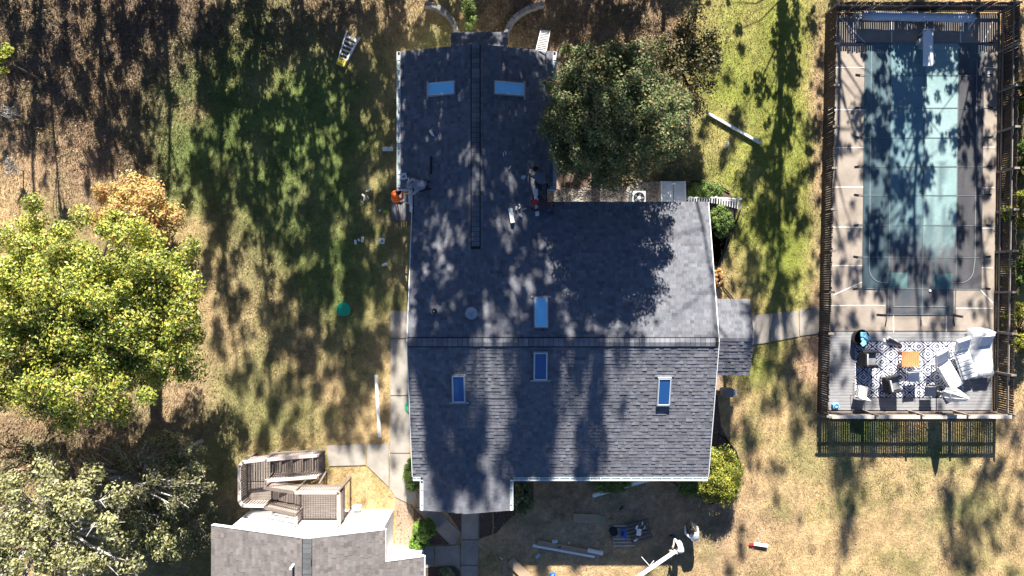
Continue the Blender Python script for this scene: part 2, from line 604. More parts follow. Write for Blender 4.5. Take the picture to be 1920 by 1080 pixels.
BEDS = {
    'west_bed': ('mulch', [(769, 583), (790, 583), (790, 900), (771, 897)]),
    'corner_bed': ('leafbed', [(741, 934), (773, 949), (773, 1023), (740, 1023)]),
    'shrub_bed': ('mulch', [(775, 952), (842, 1021), (775, 1022)]),
    'porch_bed': ('mulch', [(824, 940), (864, 940), (864, 997)]),
    'front_bed': ('mulch', [(899, 900), (960, 900), (1000, 895), (1000, 950), (960, 968), (930, 1000), (899, 1010)]),
    'east_bed': ('leafbed', [(1270, 440), (1370, 400), (1352, 500), (1345, 540), (1357, 568), (1300, 570)]),
    'north_east_bed': ('mulch', [(1270, 352), (1300, 345), (1340, 348), (1368, 362), (1386, 385), (1375, 420), (1345, 500), (1270, 450)]),
    'gravel_bed': ('soil', [(1000, 300), (1038, 320), (1050, 352), (1130, 352), (1185, 345), (1238, 342), (1238, 420), (1000, 420)]),
    'tree_bed': ('mulch', [(1010, 90), (1080, 110), (1120, 200), (1140, 300), (1125, 350), (1050, 350), (1038, 320), (1010, 300)]),
    'south_east_bed': ('leafbed', [(1260, 660), (1355, 700), (1352, 735), (1300, 740)]),
    'bush_bed': ('mulch', [(1280, 740), (1345, 740), (1352, 800), (1385, 860), (1384, 900), (1352, 935), (1310, 935), (1250, 900)]),
    'bottom_bed': ('mulch', [(798, 1064), (852, 1062), (863, 1072), (863, 1110), (798, 1110)]),
}
POOLPOLY = [(1548, 20), (1880, 20), (1868, 775), (1532, 775)]
HOUSEPOLY = [(805, 136), (1020, 136), (1020, 400), (1282, 400), (1282, 850), (945, 850), (945, 905), (820, 905), (820, 850), (790, 850), (790, 385), (772, 385), (772, 136)]
GARPOLY = [(475, 955), (738, 955), (738, 1022), (800, 1022), (800, 1110), (475, 1110)]


def walk(name, label, polys):
    t = thing(name, label, None, G(*polys[0][0]))
    t['kind'] = 'structure'
    for p in polys:
        MB().pp(p, -.05, .045 + random.uniform(-.004, .004)).build('slab', 'concrete', t)
    return t


walk('path', 'grey concrete slab path along the west side of the house', [p for n, p in WALK if n in ('strip', 'lower')])
walk('path', 'concrete slabs leading to the foot of the wooden stairs', [p for n, p in WALK if n == 'cross'])
walk('path', 'angled concrete slabs between the porch and the garage', [p for n, p in WALK if n in ('diag', 'flat')])
walk('pavement', 'straight concrete pavement running from the porch gable to the frame bottom', [p for n, p in WALK if n == 'side'])
walk('path', 'concrete slabs from the east porch to the pool fence', EASTWALK)
for nm, (mt, poly) in BEDS.items():
    o = MB().pp(poly, -.05, .022).build('planting_bed', mt)
    tag(o, {'mulch': 'dark bark mulch bed', 'leafbed': 'bed covered in fallen brown leaves', 'soil': 'bare soil bed under the pebbles'}[mt] + ' of the ' + nm.replace('_', ' ').replace(' bed', '') + ' side planting', None, kind='structure')

# ------------------------------------------------------------------ roof shingles
class Tabs:
    def __init__(s):
        s.items = []        # (verts 8x3, colour, width)

    def plane(s, p0, along, up, L, run, z0, slope, rng=None, skip=None, tint=(.158, .162, .182), e=.146, wmin=.11, wmax=.30, over=.04):
        p0, along, up = Vector(p0), Vector(along), Vector(up)
        nrm = Vector((-up.x * slope, -up.y * slope, 1)).normalized()
        n = int(run / e + .999)
        for i in range(n):
            u0 = i * e - (over if i == 0 else 0)
            u1 = min(u0 + e * 1.35, run)
            a0, a1 = (0, L) if rng is None else rng(i * e + e / 2)
            a = a0 - (random.random() * .25)
            while a < a1:
                w = random.choice((random.uniform(wmin, wmax * .6), random.uniform(wmin * 1.3, wmax)))
                b = a + w
                aa, bb = max(a, a0), min(b, a1)
                a = b
                if bb - aa < .03:
                    continue
                cx = p0 + along * ((aa + bb) / 2) + up * (u0 + e / 2)
                if skip and skip(cx.x, cx.y, z0 + slope * (u0 + e / 2)):
                    continue
                t0 = random.choice((.014, .018, .026, .030))
                g = .006 if random.random() < .75 else .001
                vs = []
                for t_lo in (0, 1):
                    for (aq, uq, tt) in ((aa, u0, t0), (bb - g, u0, t0), (bb - g, u1, .003), (aa, u1, .003)):
                        p = p0 + along * aq + up * uq
                        q = Vector((p.x, p.y, z0 + slope * uq)) + nrm * (-.006 if t_lo == 0 else tt)
                        vs.append(q)
                k = random.choice((.80, .92, .96, 1.0, 1.0, 1.04, 1.08, 1.18)) * random.uniform(.95, 1.05)
                hue = random.uniform(-.02, .02)
                s.items.append((vs, (tint[0] * k * (1 + hue), tint[1] * k, tint[2] * k * (1 - hue)), bb - aa))

    def build(s, roof, singles=300, score=None):
        F = [(0, 3, 2, 1), (4, 5, 6, 7), (0, 1, 5, 4), (1, 2, 6, 5), (2, 3, 7, 6), (3, 0, 4, 7)]
        # a left-handed frame would flip the faces: make every top face look up
        org = np.array(ORG[roof.name])
        order = sorted(range(len(s.items)), key=lambda i: -(score(s.items[i]) if score else s.items[i][2]))
        single = set(order[:singles])
        V, FF, C = [], [], []
        for i, (vs, c, w) in enumerate(s.items):
            a = np.array(vs) - org
            flip = np.cross(a[5] - a[4], a[7] - a[4])[2] < 0
            fs = [f[::-1] for f in F] if flip else F
            if i in single:
                me = npmesh('shingle', a, fs, np.tile(c, (8, 1)))
                link('shingle', me, 'shingle', roof)
            else:
                n = len(V) * 8
                V.append(a)
                FF += [tuple(n + q for q in f) for f in fs]
                C.append(np.tile(c, (8, 1)))
        o = link('shingle_field', npmesh('shingle_field', np.concatenate(V), FF, np.concatenate(C)), 'shingle', roof)
        o['kind'] = 'stuff'


def ridge(roof, a, b, half, drop, step=.205, tint=(.14, .145, .162)):
    """raised ridge vent with single cap shingles over it, a -> b, falling to both sides"""
    a, b = Vector(a), Vector(b)
    d = (b - a).normalized()
    sd = Vector((-d.y, d.x, 0))
    def pro(p, q, hw, dz, lift):
        vs = []
        for P, l in ((p, lift), (q, lift)):
            vs += [P - sd * hw + Vector((0, 0, -dz + l)), P + Vector((0, 0, l)), P + sd * hw + Vector((0, 0, -dz + l)),
                   P + sd * hw + Vector((0, 0, -dz + l - .035)), P + Vector((0, 0, l - .035)), P - sd * hw + Vector((0, 0, -dz + l - .035))]
        f = [(0, 1, 7, 6), (1, 2, 8, 7), (2, 3, 9, 8), (3, 4, 10, 9), (4, 5, 11, 10), (5, 0, 6, 11), (5, 4, 1, 0), (4, 3, 2, 1), (6, 7, 10, 11), (7, 8, 9, 10)]
        return vs, [q[::-1] for q in f]
    MB().add(*pro(a, b, half + .042, drop * (half + .042) / half, .035)).build('ridge_vent', 'capdark', roof)
    n = int((b - a).length / step)
    for i in range(n):
        p = a + d * (i * step)
        q = p + d * (step - .014)
        m = MB().add(*pro(p, q, half, drop, .055 + random.uniform(-.003, .004)))
        me_o = m.build('ridge_cap', 'shingle', roof)
        k = random.uniform(.8, 1.25)
        at = me_o.data.attributes.new('Col', 'FLOAT_COLOR', 'POINT')
        at.data.foreach_set('color', np.tile((tint[0] * k, tint[1] * k, tint[2] * k, 1), len(m.v)).astype(np.float32))


# ------------------------------------------------------------------ the house
ZE = 2.9
MX0, MX1, MY0, MY1, MYR, MS = -4.23, 8.37, -8.06, 3.65, -2.20, .27
ZR = ZE + MS * (MY1 - MYR)
WX0, WX1, WXR, WY1, WYN = -4.75, 1.73, -1.51, 10.10, 4.29
WS = .296
WZ = ZE + WS * (WXR - WX0)       # wing ridge
WYR = MY1 - (WZ - ZE) / MS       # where the wing ridge meets the main slope
PX0, PX1, PXR, PY0 = -3.77, -.11, -1.94, -9.52
PS = .26
PYA = MY0 + PS * (PXR - PX0) / MS     # where the porch ridge meets the south slope
EX0, EX1, EY0, EY1, EYR = 8.0, 10.22, -3.70, -.52, -2.11
EZ, ES = 2.75, .38

zmain = lambda x, y: ZE + MS * ((MY1 - y) if y > MYR else (y - MY0))
zwing = lambda x, y: ZE + WS * ((x - WX0) if x < WXR else (WX1 - x))
zporch = lambda x, y: ZE + PS * ((x - PX0) if x < PXR else (PX1 - x))


def slab(mb, pts, thick=.12):
    n = len(pts)
    vs = [Vector(p) for p in pts] + [Vector(p) - Vector((0, 0, thick)) for p in pts]
    a = sum(pts[i][0] * pts[(i + 1) % n][1] - pts[(i + 1) % n][0] * pts[i][1] for i in range(n))
    fs = [tuple(range(n)), tuple(range(2 * n - 1, n - 1, -1))] + [(n + i, n + (i + 1) % n, (i + 1) % n, i) for i in range(n)]
    if a < 0:
        fs = [f[::-1] for f in fs]
    mb.add(vs, fs)


house = thing('house', 'single-storey house with charcoal shingle gable roofs, six skylights and white gutters', 'house', (2.0, -2.2, 0))
# walls
ov = .35
mb = MB()
mb.prism([(MX0 + .15, MY0 + ov), (MX1 - .15, MY0 + ov), (MX1 - .15, MY1 - ov), (MX0 + .15, MY1 - ov)], -.1, ZE - .06)
mb.build('wall', 'siding', house)
MB().prism([(WX0 + ov, MY1 - ov + .01), (WX1 - ov, MY1 - ov + .01), (WX1 - ov, WY1 - .3), (WX0 + ov, WY1 - .3)], -.1, ZE - .06).build('wall', 'siding', house)
# gable infill walls
def gable(p, q, peak, th=.1):
    d = (Vector(q) - Vector(p)); nrm = Vector((-d.y, d.x, 0)).normalized() * th
    vs = [Vector(p), Vector(q), Vector(peak)]
    vs += [v + nrm for v in vs]
    return MB().add(vs, [(0, 1, 2), (5, 4, 3), (0, 3, 4, 1), (1, 4, 5, 2), (2, 5, 3, 0)])
gable((MX0 + .16, MY0 + ov, ZE - .07), (MX0 + .16, MY1 - ov, ZE - .07), (MX0 + .16, MYR, ZR - .2)).build('wall', 'siding', house)
gable((MX1 - .16, MY1 - ov, ZE - .07), (MX1 - .16, MY0 + ov, ZE - .07), (MX1 - .16, MYR, ZR - .2)).build('wall', 'siding', house)
gable((WX0 + ov, WY1 - .31, ZE - .07), (WX1 - ov, WY1 - .31, ZE - .07), (WXR, WY1 - .31, WZ - .2)).build('wall', 'siding', house)
# roof deck under the shingles
mb = MB()
slab(mb, [(MX0, MY1, ZE), (MX1, MY1, ZE), (MX1, MYR, ZR), (MX0, MYR, ZR)])
slab(mb, [(MX0, MY0, ZE), (MX1, MY0, ZE), (MX1, MYR, ZR), (MX0, MYR, ZR)])
slab(mb, [(WX0, WY1, ZE), (WX0, WYN, ZE), (WXR, WYN, WZ), (WXR, WY1, WZ)])
slab(mb, [(WX1, WY1, ZE), (WX1, WYN, ZE), (WXR, WYN, WZ), (WXR, WY1, WZ)])
xw = MX0
ym = lambda x: MY1 - WS * ((x - WX0) if x < WXR else (WX1 - x)) / MS
slab(mb, [(xw, WYN, zwing(xw, 0)), (WXR, WYN, WZ), (WXR, WYR, WZ), (xw, ym(xw), zwing(xw, 0))])
xe = 1.5
slab(mb, [(xe, WYN, zwing(xe, 0)), (WXR, WYN, WZ), (WXR, WYR, WZ), (xe, ym(xe), zwing(xe, 0))])
zp = ZE + PS * (PXR - PX0)
slab(mb, [(PX0, PY0, ZE), (PXR, PY0, zp), (PXR, PYA, zp), (PX0, MY0, ZE)])
slab(mb, [(PX1, PY0, ZE), (PXR, PY0, zp), (PXR, PYA, zp), (PX1, MY0, ZE)])
ezr = EZ + ES * (EYR - EY0)
slab(mb, [(EX0, EY0, EZ), (EX1, EY0, EZ), (EX1, EYR, ezr), (EX0, EYR, ezr)])
slab(mb, [(EX0, EY1, EZ), (EX1, EY1, EZ), (EX1, EYR, ezr), (EX0, EYR, ezr)])
# low entry roof on the north gable
nr0, nr1 = G(846, 63, 2.75), G(952, 63, 2.75)
slab(mb, [(nr0.x, WY1 - .28, 3.05), (nr1.x, WY1 - .28, 3.05), (nr1.x, nr1.y, 2.78), (nr0.x, nr0.y, 2.78)], .1)
roof = mb.build('roof', 'underlay', house)

T = Tabs()
eps = .03
T.plane((MX0 - .02, MY1), (1, 0), (0, -1), MX1 - MX0 + .04, MY1 - MYR, ZE, MS, skip=lambda x, y, z: WX0 < x < WX1 and zwing(x, y) > z + eps)
T.plane((MX0 - .02, MY0), (1, 0), (0, 1), MX1 - MX0 + .04, MYR - MY0, ZE, MS, skip=lambda x, y, z: PX0 < x < PX1 and zporch(x, y) > z + eps)
T.plane((WX0, WY1 + .02), (0, -1), (1, 0), 1, WXR - WX0, ZE, WS, rng=lambda u: (0, WY1 - WYN) if WX0 + u < MX0 else (0, WY1 - MYR), skip=lambda x, y, z: y < MY1 and zmain(x, y) > z + eps)
T.plane((WX1, WY1 + .02), (0, -1), (-1, 0), 1, WX1 - WXR, ZE, WS, rng=lambda u: (0, WY1 - WYN) if WX1 - u > 1.5 else (0, WY1 - MYR), skip=lambda x, y, z: y < MY1 and zmain(x, y) > z + eps)
T.plane((PX0, PY0), (0, 1), (1, 0), PYA - PY0, PXR - PX0, ZE, PS, skip=lambda x, y, z: y > MY0 and zmain(x, y) > z + eps, e=.17)
T.plane((PX1, PY0), (0, 1), (-1, 0), PYA - PY0, PX1 - PXR, ZE, PS, skip=lambda x, y, z: y > MY0 and zmain(x, y) > z + eps, e=.17)
T.plane((EX0, EY1), (1, 0), (0, -1), EX1 - EX0, EY1 - EYR, EZ, ES, skip=lambda x, y, z: x < MX1 and zmain(x, y) > z)
T.plane((EX0, EY0), (1, 0), (0, 1), EX1 - EX0, EYR - EY0, EZ, ES, skip=lambda x, y, z: x < MX1 and zmain(x, y) > z)
T.plane((nr0.x, nr0.y), (1, 0), (0, -1), nr1.x - nr0.x, nr0.y - WY1 + .28, 2.79, .27 / (nr0.y - WY1 + .28))
T.build(roof, 300, score=lambda it: it[2] + (.5 if it[0][0].x > 3.5 and it[0][0].y > -8 else 0))
ridge(roof, (WXR, WY1 + .02, WZ), (WXR, G(888, 467, 3.8).y, WZ), .165, .165 * WS)
ridge(roof, (MX0 - .02, MYR, ZR + .004), (MX1 + .02, MYR, ZR + .004), .165, .165 * MS, tint=(.17, .175, .195))
# exposed flashing line below the main ridge (east end) and the white rake trims
for x in (MX0 - .035, MX1 + .035):
    for ya, yb in ((MY0, MYR), (MY1, MYR)):
        MB().bar((x, ya, ZE - .05), (x, yb, ZR - .05), .03, .16).build('rake_trim', 'white', house)


def gutter(parent, a, b, w=.13, h=.11, every=.42, side=1):
    """open K-style trough a->b (outer top edge), hangers across; side: which side the wall is"""
    a, b = Vector(a), Vector(b)
    d = (b - a).normalized()
    s = Vector((-d.y, d.x, 0)) * side
    t = .014
    mb = MB()
    mb.bar(a, b, t * 2.4, h)
    mb.bar(a + s * w, b + s * w, t, h)
    for p in (a, b):
        mb.bar(p, p + s * w, t, h)
    g = mb.build('gutter', 'alum', parent)
    MB().bar(a + s * (w / 2) + Vector((0, 0, -h * .25)), b + s * (w / 2) + Vector((0, 0, -h * .25)), w - t, .012).build('trough', 'gutterin', g)
    n = max(1, int((b - a).length / every))
    for i in range(n):
        p = a + d * ((i + .5) * (b - a).length / n)
        MB().bar(p + Vector((0, 0, h * .5)), p + s * w + Vector((0, 0, h * .5)), .028, .012).build('hanger', 'white', g)
    return g


zg = ZE - .02
gutter(house, (WX0 - .16, WY1, zg), (WX0 - .16, WYN + .02, zg), side=1)
gutter(house, (WX0 - .16, WYN - .10, zg), (MX0 + .05, WYN - .10, zg), side=1)
gutter(house, (WX1 + .16, WY1, zg), (WX1 + .16, WYN + .02, zg), side=-1)
gutter(house, (WX1 + .16, WYN - .10, zg), (1.45, WYN - .10, zg), side=-1)
gutter(house, (PX1 + .18, MY0 - .17, zg), (MX1, MY0 - .17, zg), side=1)
gutter(house, (MX0, MY0 - .17, zg), (PX0 - .15, MY0 - .17, zg), side=1)
gutter(house, (PX0 - .15, MY0 - .18, zg), (PX0 - .15, PY0 + .02, zg), w=.12, every=.6, side=1)
gutter(house, (PX1 + .15, MY0 - .18, zg), (PX1 + .15, PY0 + .02, zg), w=.12, every=.6, side=-1)


def skylight(px0, py0, px1, py1, zf, slope_axis, label, head):
    """curb, frame, glass and flashing lying on the roof plane"""
    c0 = G((px0 + px1) / 2, (py0 + py1) / 2, 3.5)
    z = zf(c0.x, c0.y)
    a, b = G(px0, py0, z + .1), G(px1, py1, z + .1)
    cx, cy = (a.x + b.x) / 2, (a.y + b.y) / 2
    w, h = abs(b.x - a.x), abs(b.y - a.y)
    z = zf(cx, cy)
    e = .02
    gx = (zf(cx + e, cy) - zf(cx - e, cy)) / (2 * e)
    gy = (zf(cx, cy + e) - zf(cx, cy - e)) / (2 * e)
    X = Vector((1, 0, gx)).normalized()
    Yv = Vector((0, 1, gy)).normalized()
    N = X.cross(Yv).normalized()
    rot = Matrix((X, Yv, N)).transposed()
    C = Vector((cx, cy, z))
    s = thing_part = None
    mb = MB()
    t = .055
    for ux, uy, sx, sy in ((-w / 2 + t / 2, 0, t, h), (w / 2 - t / 2, 0, t, h), (0, -h / 2 + t / 2, w - 2 * t, t), (0, h / 2 - t / 2, w - 2 * t, t)):
        mb.box(C + X * ux + Yv * uy + N * .07, (sx, sy, .14), rot=rot)
    s = mb.build('skylight', 'ventgrey', house)
    s['label'] = label
    mb = MB()
    t2 = .022
    w2, h2 = w - .11, h - .11
    for ux, uy, sx, sy in ((-w2 / 2, 0, t2, h2), (w2 / 2, 0, t2, h2), (0, -h2 / 2, w2, t2), (0, h2 / 2, w2, t2)):
        mb.box(C + X * ux + Yv * uy + N * .13, (sx, sy, .035), rot=rot)
    mb.build('sash', 'alum', s)
    MB().box(C + N * .115, (w2, h2, .012), rot=rot).build('pane', 'skytintglass' if py1 < 640 else 'glass', s)
    fx, fy = head
    if fx:
        MB().box(C + X * fx * (w / 2 + .04) + N * .03, (.075, h * 1.32, .02), rot=rot).build('flashing', 'ventgrey', s)
    else:
        MB().box(C + Yv * fy * (h / 2 + .04) + N * .03, (w * 1.4, .075, .02), rot=rot).build('flashing', 'ventgrey', s)
    return s


skylight(801, 153, 856, 179, zwing, 0, 'skylight on the west slope of the north wing', (-1, 0))
skylight(924, 153, 983, 179, zwing, 0, 'skylight on the east slope of the north wing', (1, 0))
skylight(1001, 558, 1028, 617, zmain, 1, 'skylight just above the main ridge', (0, 1))
skylight(1000, 657, 1027, 714, zmain, 1, 'skylight just below the main ridge', (0, -1))
skylight(847, 700, 873, 756, zmain, 1, 'skylight near the west end of the south slope', (0, -1))
skylight(1232, 705, 1258, 762, zmain, 1, 'skylight near the east end of the south slope', (0, 1))
# plumbing stack and round roof vent
p = G(816, 583, 3.9); p.z = zmain(p.x, p.y)
MB().tube([p, p + Vector((0, 0, .28))], .05, 12).ring(p.xy, .085, .03, p.z + .02, 16, 6).build('vent_pipe', 'black', house)
mb = MB().disc(p.xy, .036, p.z + .278, p.z + .29, 12).build('pipe_rim', 'white', house)
p = G(885, 587, 3.9); p.z = zwing(p.x, p.y)
v = MB().tube([p + Vector((0, 0, -.1)), p + Vector((0, 0, .55))], .15, 20).disc(p.xy, .27, p.z - .03, p.z + .09, 20, .22).build('roof_vent', 'ventgrey', house)
MB().disc(p.xy, .255, p.z + .50, p.z + .58, 24, .25).disc(p.xy, .25, p.z + .58, p.z + .63, 24, .12).build('vent_cap', 'ventgrey', v)
# porch posts and doors under the roofs (hidden from above, real from the side)
for x in (PX0 + .25, PX1 - .25):
    MB().box((x, PY0 + .3, ZE / 2 - .05), (.14, .14, ZE - .1)).build('porch_post', 'white', house)
for y in (EY0 + .25, EY1 - .25):
    MB().box((EX1 - .25, y, EZ / 2 - .05), (.14, .14, EZ - .1)).build('porch_post', 'white', house)
for x in (nr0.x + .15, nr1.x - .15):
    MB().box((x, nr0.y - .2, 1.32), (.12, .12, 2.7)).build('porch_post', 'white', house)

# ------------------------------------------------------------------ the garage
gp = lambda x: x * S          # pixels from the image centre -> metres
GX0, GX1, GXR = gp(-509), gp(-149), gp(-330)
GYN, GYB, GYS = gp(-403), gp(-456), -17.5
GZ, GZR = 3.15, 4.75
GS = (GZR - GZ) / (GXR - GX0)
GXN = gp(-211)
gz = lambda x: GZ + GS * ((x - GX0) if x < GXR else (GX1 - x))
gar = thing('garage', 'white-walled garage with brown-grey shingle gable roof behind the wooden stairs', 'garage', (gp(-330), -12.5, 0))
MB().prism([(gp(-488), gp(-415)), (gp(-222), gp(-415)), (gp(-222), gp(-482)), (gp(-165), gp(-482)), (gp(-165), GYS + .3), (gp(-488), GYS + .3)], -.1, GZ - .08).build('wall', 'siding', gar)
gable((gp(-486), gp(-416), GZ - .09), (gp(-222) - .02, gp(-416), gz(gp(-222)) - .2), (GXR, gp(-416), GZR - .16)).build('wall', 'siding', gar)
MB().add([(gp(-222), gp(-416), GZ - .09), (gp(-222), gp(-484), GZ - .09), (gp(-222), gp(-484), gz(gp(-222)) - .14), (gp(-222), gp(-416), gz(gp(-222)) - .14),
          (gp(-226), gp(-416), GZ - .09), (gp(-226), gp(-484), GZ - .09), (gp(-226), gp(-484), gz(gp(-226)) - .14), (gp(-226), gp(-416), gz(gp(-226)) - .14)],
         [(0, 3, 2, 1), (4, 5, 6, 7), (0, 4, 7, 3), (1, 2, 6, 5), (3, 7, 6, 2), (0, 1, 5, 4)]).build('wall', 'siding', gar)
# siding laps on the lit north wall
for i in range(12):
    z = .15 + i * .25
    MB().box((gp(-355), gp(-415) + .012, z), (gp(266), .02, .012)).build('siding_lap', 'white', gar)
mb = MB()
slab(mb, [(GX0, GYN, GZ), (GXR, GYN, GZR), (GXR, GYS, GZR), (GX0, GYS, GZ)])
slab(mb, [(GXN, GYN, gz(GXN)), (GXR, GYN, GZR), (GXR, GYS, GZR), (GXN, GYS, gz(GXN))])
slab(mb, [(GX1, GYB, GZ), (GXN, GYB, gz(GXN)), (GXN, GYS, gz(GXN)), (GX1, GYS, GZ)])
groof = mb.build('roof', 'underlay', gar)
T = Tabs()
gt = (.185, .167, .160)
T.plane((GX0, GYN), (0, -1), (1, 0), GYN - GYS, GXR - GX0, GZ, GS, tint=gt, wmin=.14, wmax=.32, e=.15)
T.plane((GX1, GYN), (0, -1), (-1, 0), GYN - GYS, GX1 - GXR, GZ, GS, tint=gt, wmin=.14, wmax=.32, e=.15, rng=lambda u: (GYN - GYB, GYN - GYS) if GX1 - u > GXN else (0, GYN - GYS))
T.build(groof, 300, score=lambda it: it[2] + (.5 if it[0][0].y > -14.2 else 0))
ridge(groof, (GXR, GYN + .01, GZR), (GXR, -15.5, GZR), .165, .165 * GS, tint=(.12, .125, .13))
# white rake boards
mb = MB()
mb.bar((GX0, GYN + .02, GZ - .06), (GXR, GYN + .02, GZR - .06), .03, .18)
mb.bar((GXN, GYN + .02, gz(GXN) - .06), (GXR, GYN + .02, GZR - .06), .03, .18)
mb.bar((GX1, GYB + .02, GZ - .06), (GXN, GYB + .02, gz(GXN) - .06), .03, .18)
mb.bar((GXN + .02, GYN, gz(GXN) - .06), (GXN + .02, GYB, gz(GXN) - .06), .03, .16)
mb.bar((GX1 + .02, GYB, GZ - .06), (GX1 + .02, GYS, GZ - .06), .05, .16)
mb.build('rake_board', 'white', gar)
p = G(551, 1058, 4.5); p.z = gz(p.x)
MB().tube([p, p + Vector((0, 0, .42))], .055, 12).build('vent_pipe', 'white', gar)
MB().box(G(668, 958, .6) + Vector((0, .12, -.1)), (.35, .2, .3)).build('meter_box', 'white', gar)

# ------------------------------------------------------------------ wooden stairs and deck at the garage
ZD, ZL = 1.5, .75
st = thing('outdoor_stairs', 'weathered wooden stairs with landing and railed deck against the white garage wall', 'stairs', G(555, 900))
# lower flight
n = 5
for i in range(n):
    f = i / n
    x0, x1 = 608 - 100 * f, 608 - 100 * (f + 1 / n) - 3
    z = ZL * (i + 1) / (n + 1)
    MB().pp([(x0, 845 + 6 * f), (x1, 846 + 6 * f), (x1, 884 + 4 * f), (x0, 882 + 4 * f)], z - .04, z).build('tread', 'woodv', st)
# landing boards: lower half runs vertically, upper part horizontally
for i in range(9):
    x = 464 + i * 4.9
    MB().pp([(x, 858), (x + 4.0, 858), (x + 4.0, 902), (x, 902)], ZL - .04, ZL).build('board', 'wood', st)
for i in range(7):
    y = 904 + i * 4.7
    MB().pp([(464, y), (508, y), (508, y + 4.3), (464, y + 4.3)], ZL - .04, ZL - .002).build('board', 'wood', st)
n = 4
for i in range(n):
    f = i / n
    x0, x1 = 510 + 56 * f, 510 + 56 * (f + 1 / n) + 2
    z = ZL + (ZD - ZL) * (i + 1) / (n + 1)
    MB().pp([(x0, 905 + 5 * f), (x1, 906 + 5 * f), (x1, 938 + 12 * f), (x0, 936 + 12 * f)], z - .04, z).build('tread', 'woodv', st)
for i in range(16):
    y = 912 + i * 4.05
    MB().pp([(567, y), (644, y), (644, y + 3.6), (567, y + 3.6)], ZD - .04, ZD).build('board', 'wood', st)
MB().pp([(568, 977), (640, 977), (640, 984), (568, 984)], ZD, ZD + .12).build('threshold', 'wood', st)
mb = MB()
for a, b, z0, z1 in (((608, 844), (508, 850), .02, ZL - .06), ((608, 883), (508, 888), .02, ZL - .06), ((508, 905), (567, 911), ZL - .1, ZD - .1), ((508, 938), (567, 951), ZL - .1, ZD - .1)):
    mb.bar(G(*a, z0), G(*b, z1), .05, .22)
for a, b, z in (((463, 857), (508, 857), ZL), ((463, 936), (508, 936), ZL), ((463, 857), (463, 936), ZL), ((567, 911), (645, 911), ZD), ((645, 911), (645, 976), ZD), ((567, 911), (567, 976), ZD)):
    mb.bar(G(*a, z - .14), G(*b, z - .14), .05, .18)
mb.build('stringer', 'woodv', st)


POSTS = []


def railing(parent, pts, cap='rail', bal=.11, wide=.14):
    """pts: list of (px,py,floor z); rail top .95 above"""
    tops = []
    for (x, y, z) in pts:
        f = G(x, y, z)
        tops.append(f)
    for a, b in zip(tops[:-1], tops[1:]):
        up = Vector((0, 0, .95))
        d = (b - a).normalized()
        c = MB().bar(a + up - d * .03, b + up + d * .03, wide, .04).build('hand_rail', cap, parent)
        MB().bar(a + Vector((0, 0, .12)), b + Vector((0, 0, .12)), .04, .08).build('bottom_rail', 'woodv', parent)
        n = max(2, int((b - a).length / bal))
        for i in range(n + 1):
            p = a.lerp(b, i / n)
            MB().box(p + Vector((0, 0, .52)), (.035, .035, .82)).build('baluster', 'rail', parent)
    for p in tops:
        if any((p - q).xy.length < .16 for q in POSTS):
            continue
        POSTS.append(p)
        MB().bar(Vector((p.x, p.y, -.05)), p + Vector((0, 0, 1.0)), .09, .09).build('post', 'woodv', parent)


railing(st, [(607, 845, .1), (512, 853, ZL)])
railing(st, [(607, 884, .1), (512, 891, ZL)])
railing(st, [(512, 852, ZL), (470, 857, ZL), (464, 864, ZL), (464, 928, ZL), (470, 936, ZL), (510, 937, ZL)])
railing(st, [(510, 904, ZL), (563, 912, ZD)], cap='woodv')
railing(st, [(510, 940, ZL), (566, 953, ZD)], cap='woodv')
railing(st, [(564, 912, ZD), (643, 912, ZD), (645, 914, ZD), (645, 974, ZD)])
railing(st, [(566.6, 957, ZD), (566.6, 974, ZD)])
MB().bar(G(598, 908, 1.2), G(612, 884, .05), .08, .08).build('brace', 'woodv', st)

# ------------------------------------------------------------------ pool enclosure
DL = lambda y: 1552 - (y - 28) * .0243       # inner ground line, left / right, in photo pixels
DR = lambda y: 1872 - (y - 28) * .016
pd = thing('pool_deck', 'concrete pool deck in cast slabs with white joints', None, G(1710, 300))
pd['kind'] = 'structure'
MB().pp([(DL(24) - 2, 24), (DR(24) + 2, 24), (DR(772) + 2, 772), (DL(772) - 2, 772)], -.06, .02).build('slab_base', 'soil', pd)
CL = lambda y: 1622 - (y - 80) * .012
CR = lambda y: 1846 - (y - 80) * .012
ys_l = [28, 127, 206, 277, 351, 426, 498, 573, 621]
ys_r = [28, 127, 202, 276, 352, 428, 502, 578, 621]
zc = .05
def quad(x0a, x0b, x1a, x1b, y0, y1):
    return [(x0a, y0), (x1a, y0), (x1b, y1), (x0b, y1)]
for i in range(len(ys_l) - 1):
    y0, y1 = ys_l[i] + .6, ys_l[i + 1] - .6
    xr = 1672 if i == 0 or i >= 6 else 1640
    if i == 7: xr = 1675
    MB().pp(quad(DL(y0), DL(y1), xr - .7, xr - .7, y0, y1), -.03, zc + random.uniform(-.003, .003)).build('slab', 'poolcon', pd, bevel=.008)
for i in range(len(ys_r) - 1):
    y0, y1 = ys_r[i] + .6, ys_r[i + 1] - .6
    xl = 1801 if i == 0 else (1774 if i >= 6 else 1815)
    MB().pp(quad(xl + .7, xl + .7, DR(y0), DR(y1), y0, y1), -.03, zc + random.uniform(-.003, .003)).build('slab', 'poolcon', pd, bevel=.008)
MB().pp([(1673, 28.6), (1800, 28.6), (1800, 126), (1673, 126)], -.03, zc + .002).build('slab', 'poolcon', pd, bevel=.008)
MB().pp([(1676, 560), (1773, 560), (1773, 620.4), (1676, 620.4)], -.03, zc + .001).build('slab', 'poolcon', pd, bevel=.008)
def jointstrip(a, b, w=.045):
    A, B = G(*a, zc), G(*b, zc)
    MB().bar(A + Vector((0, 0, .004)), B + Vector((0, 0, .004)), w, .01).build('joint_strip', 'joint', pd)
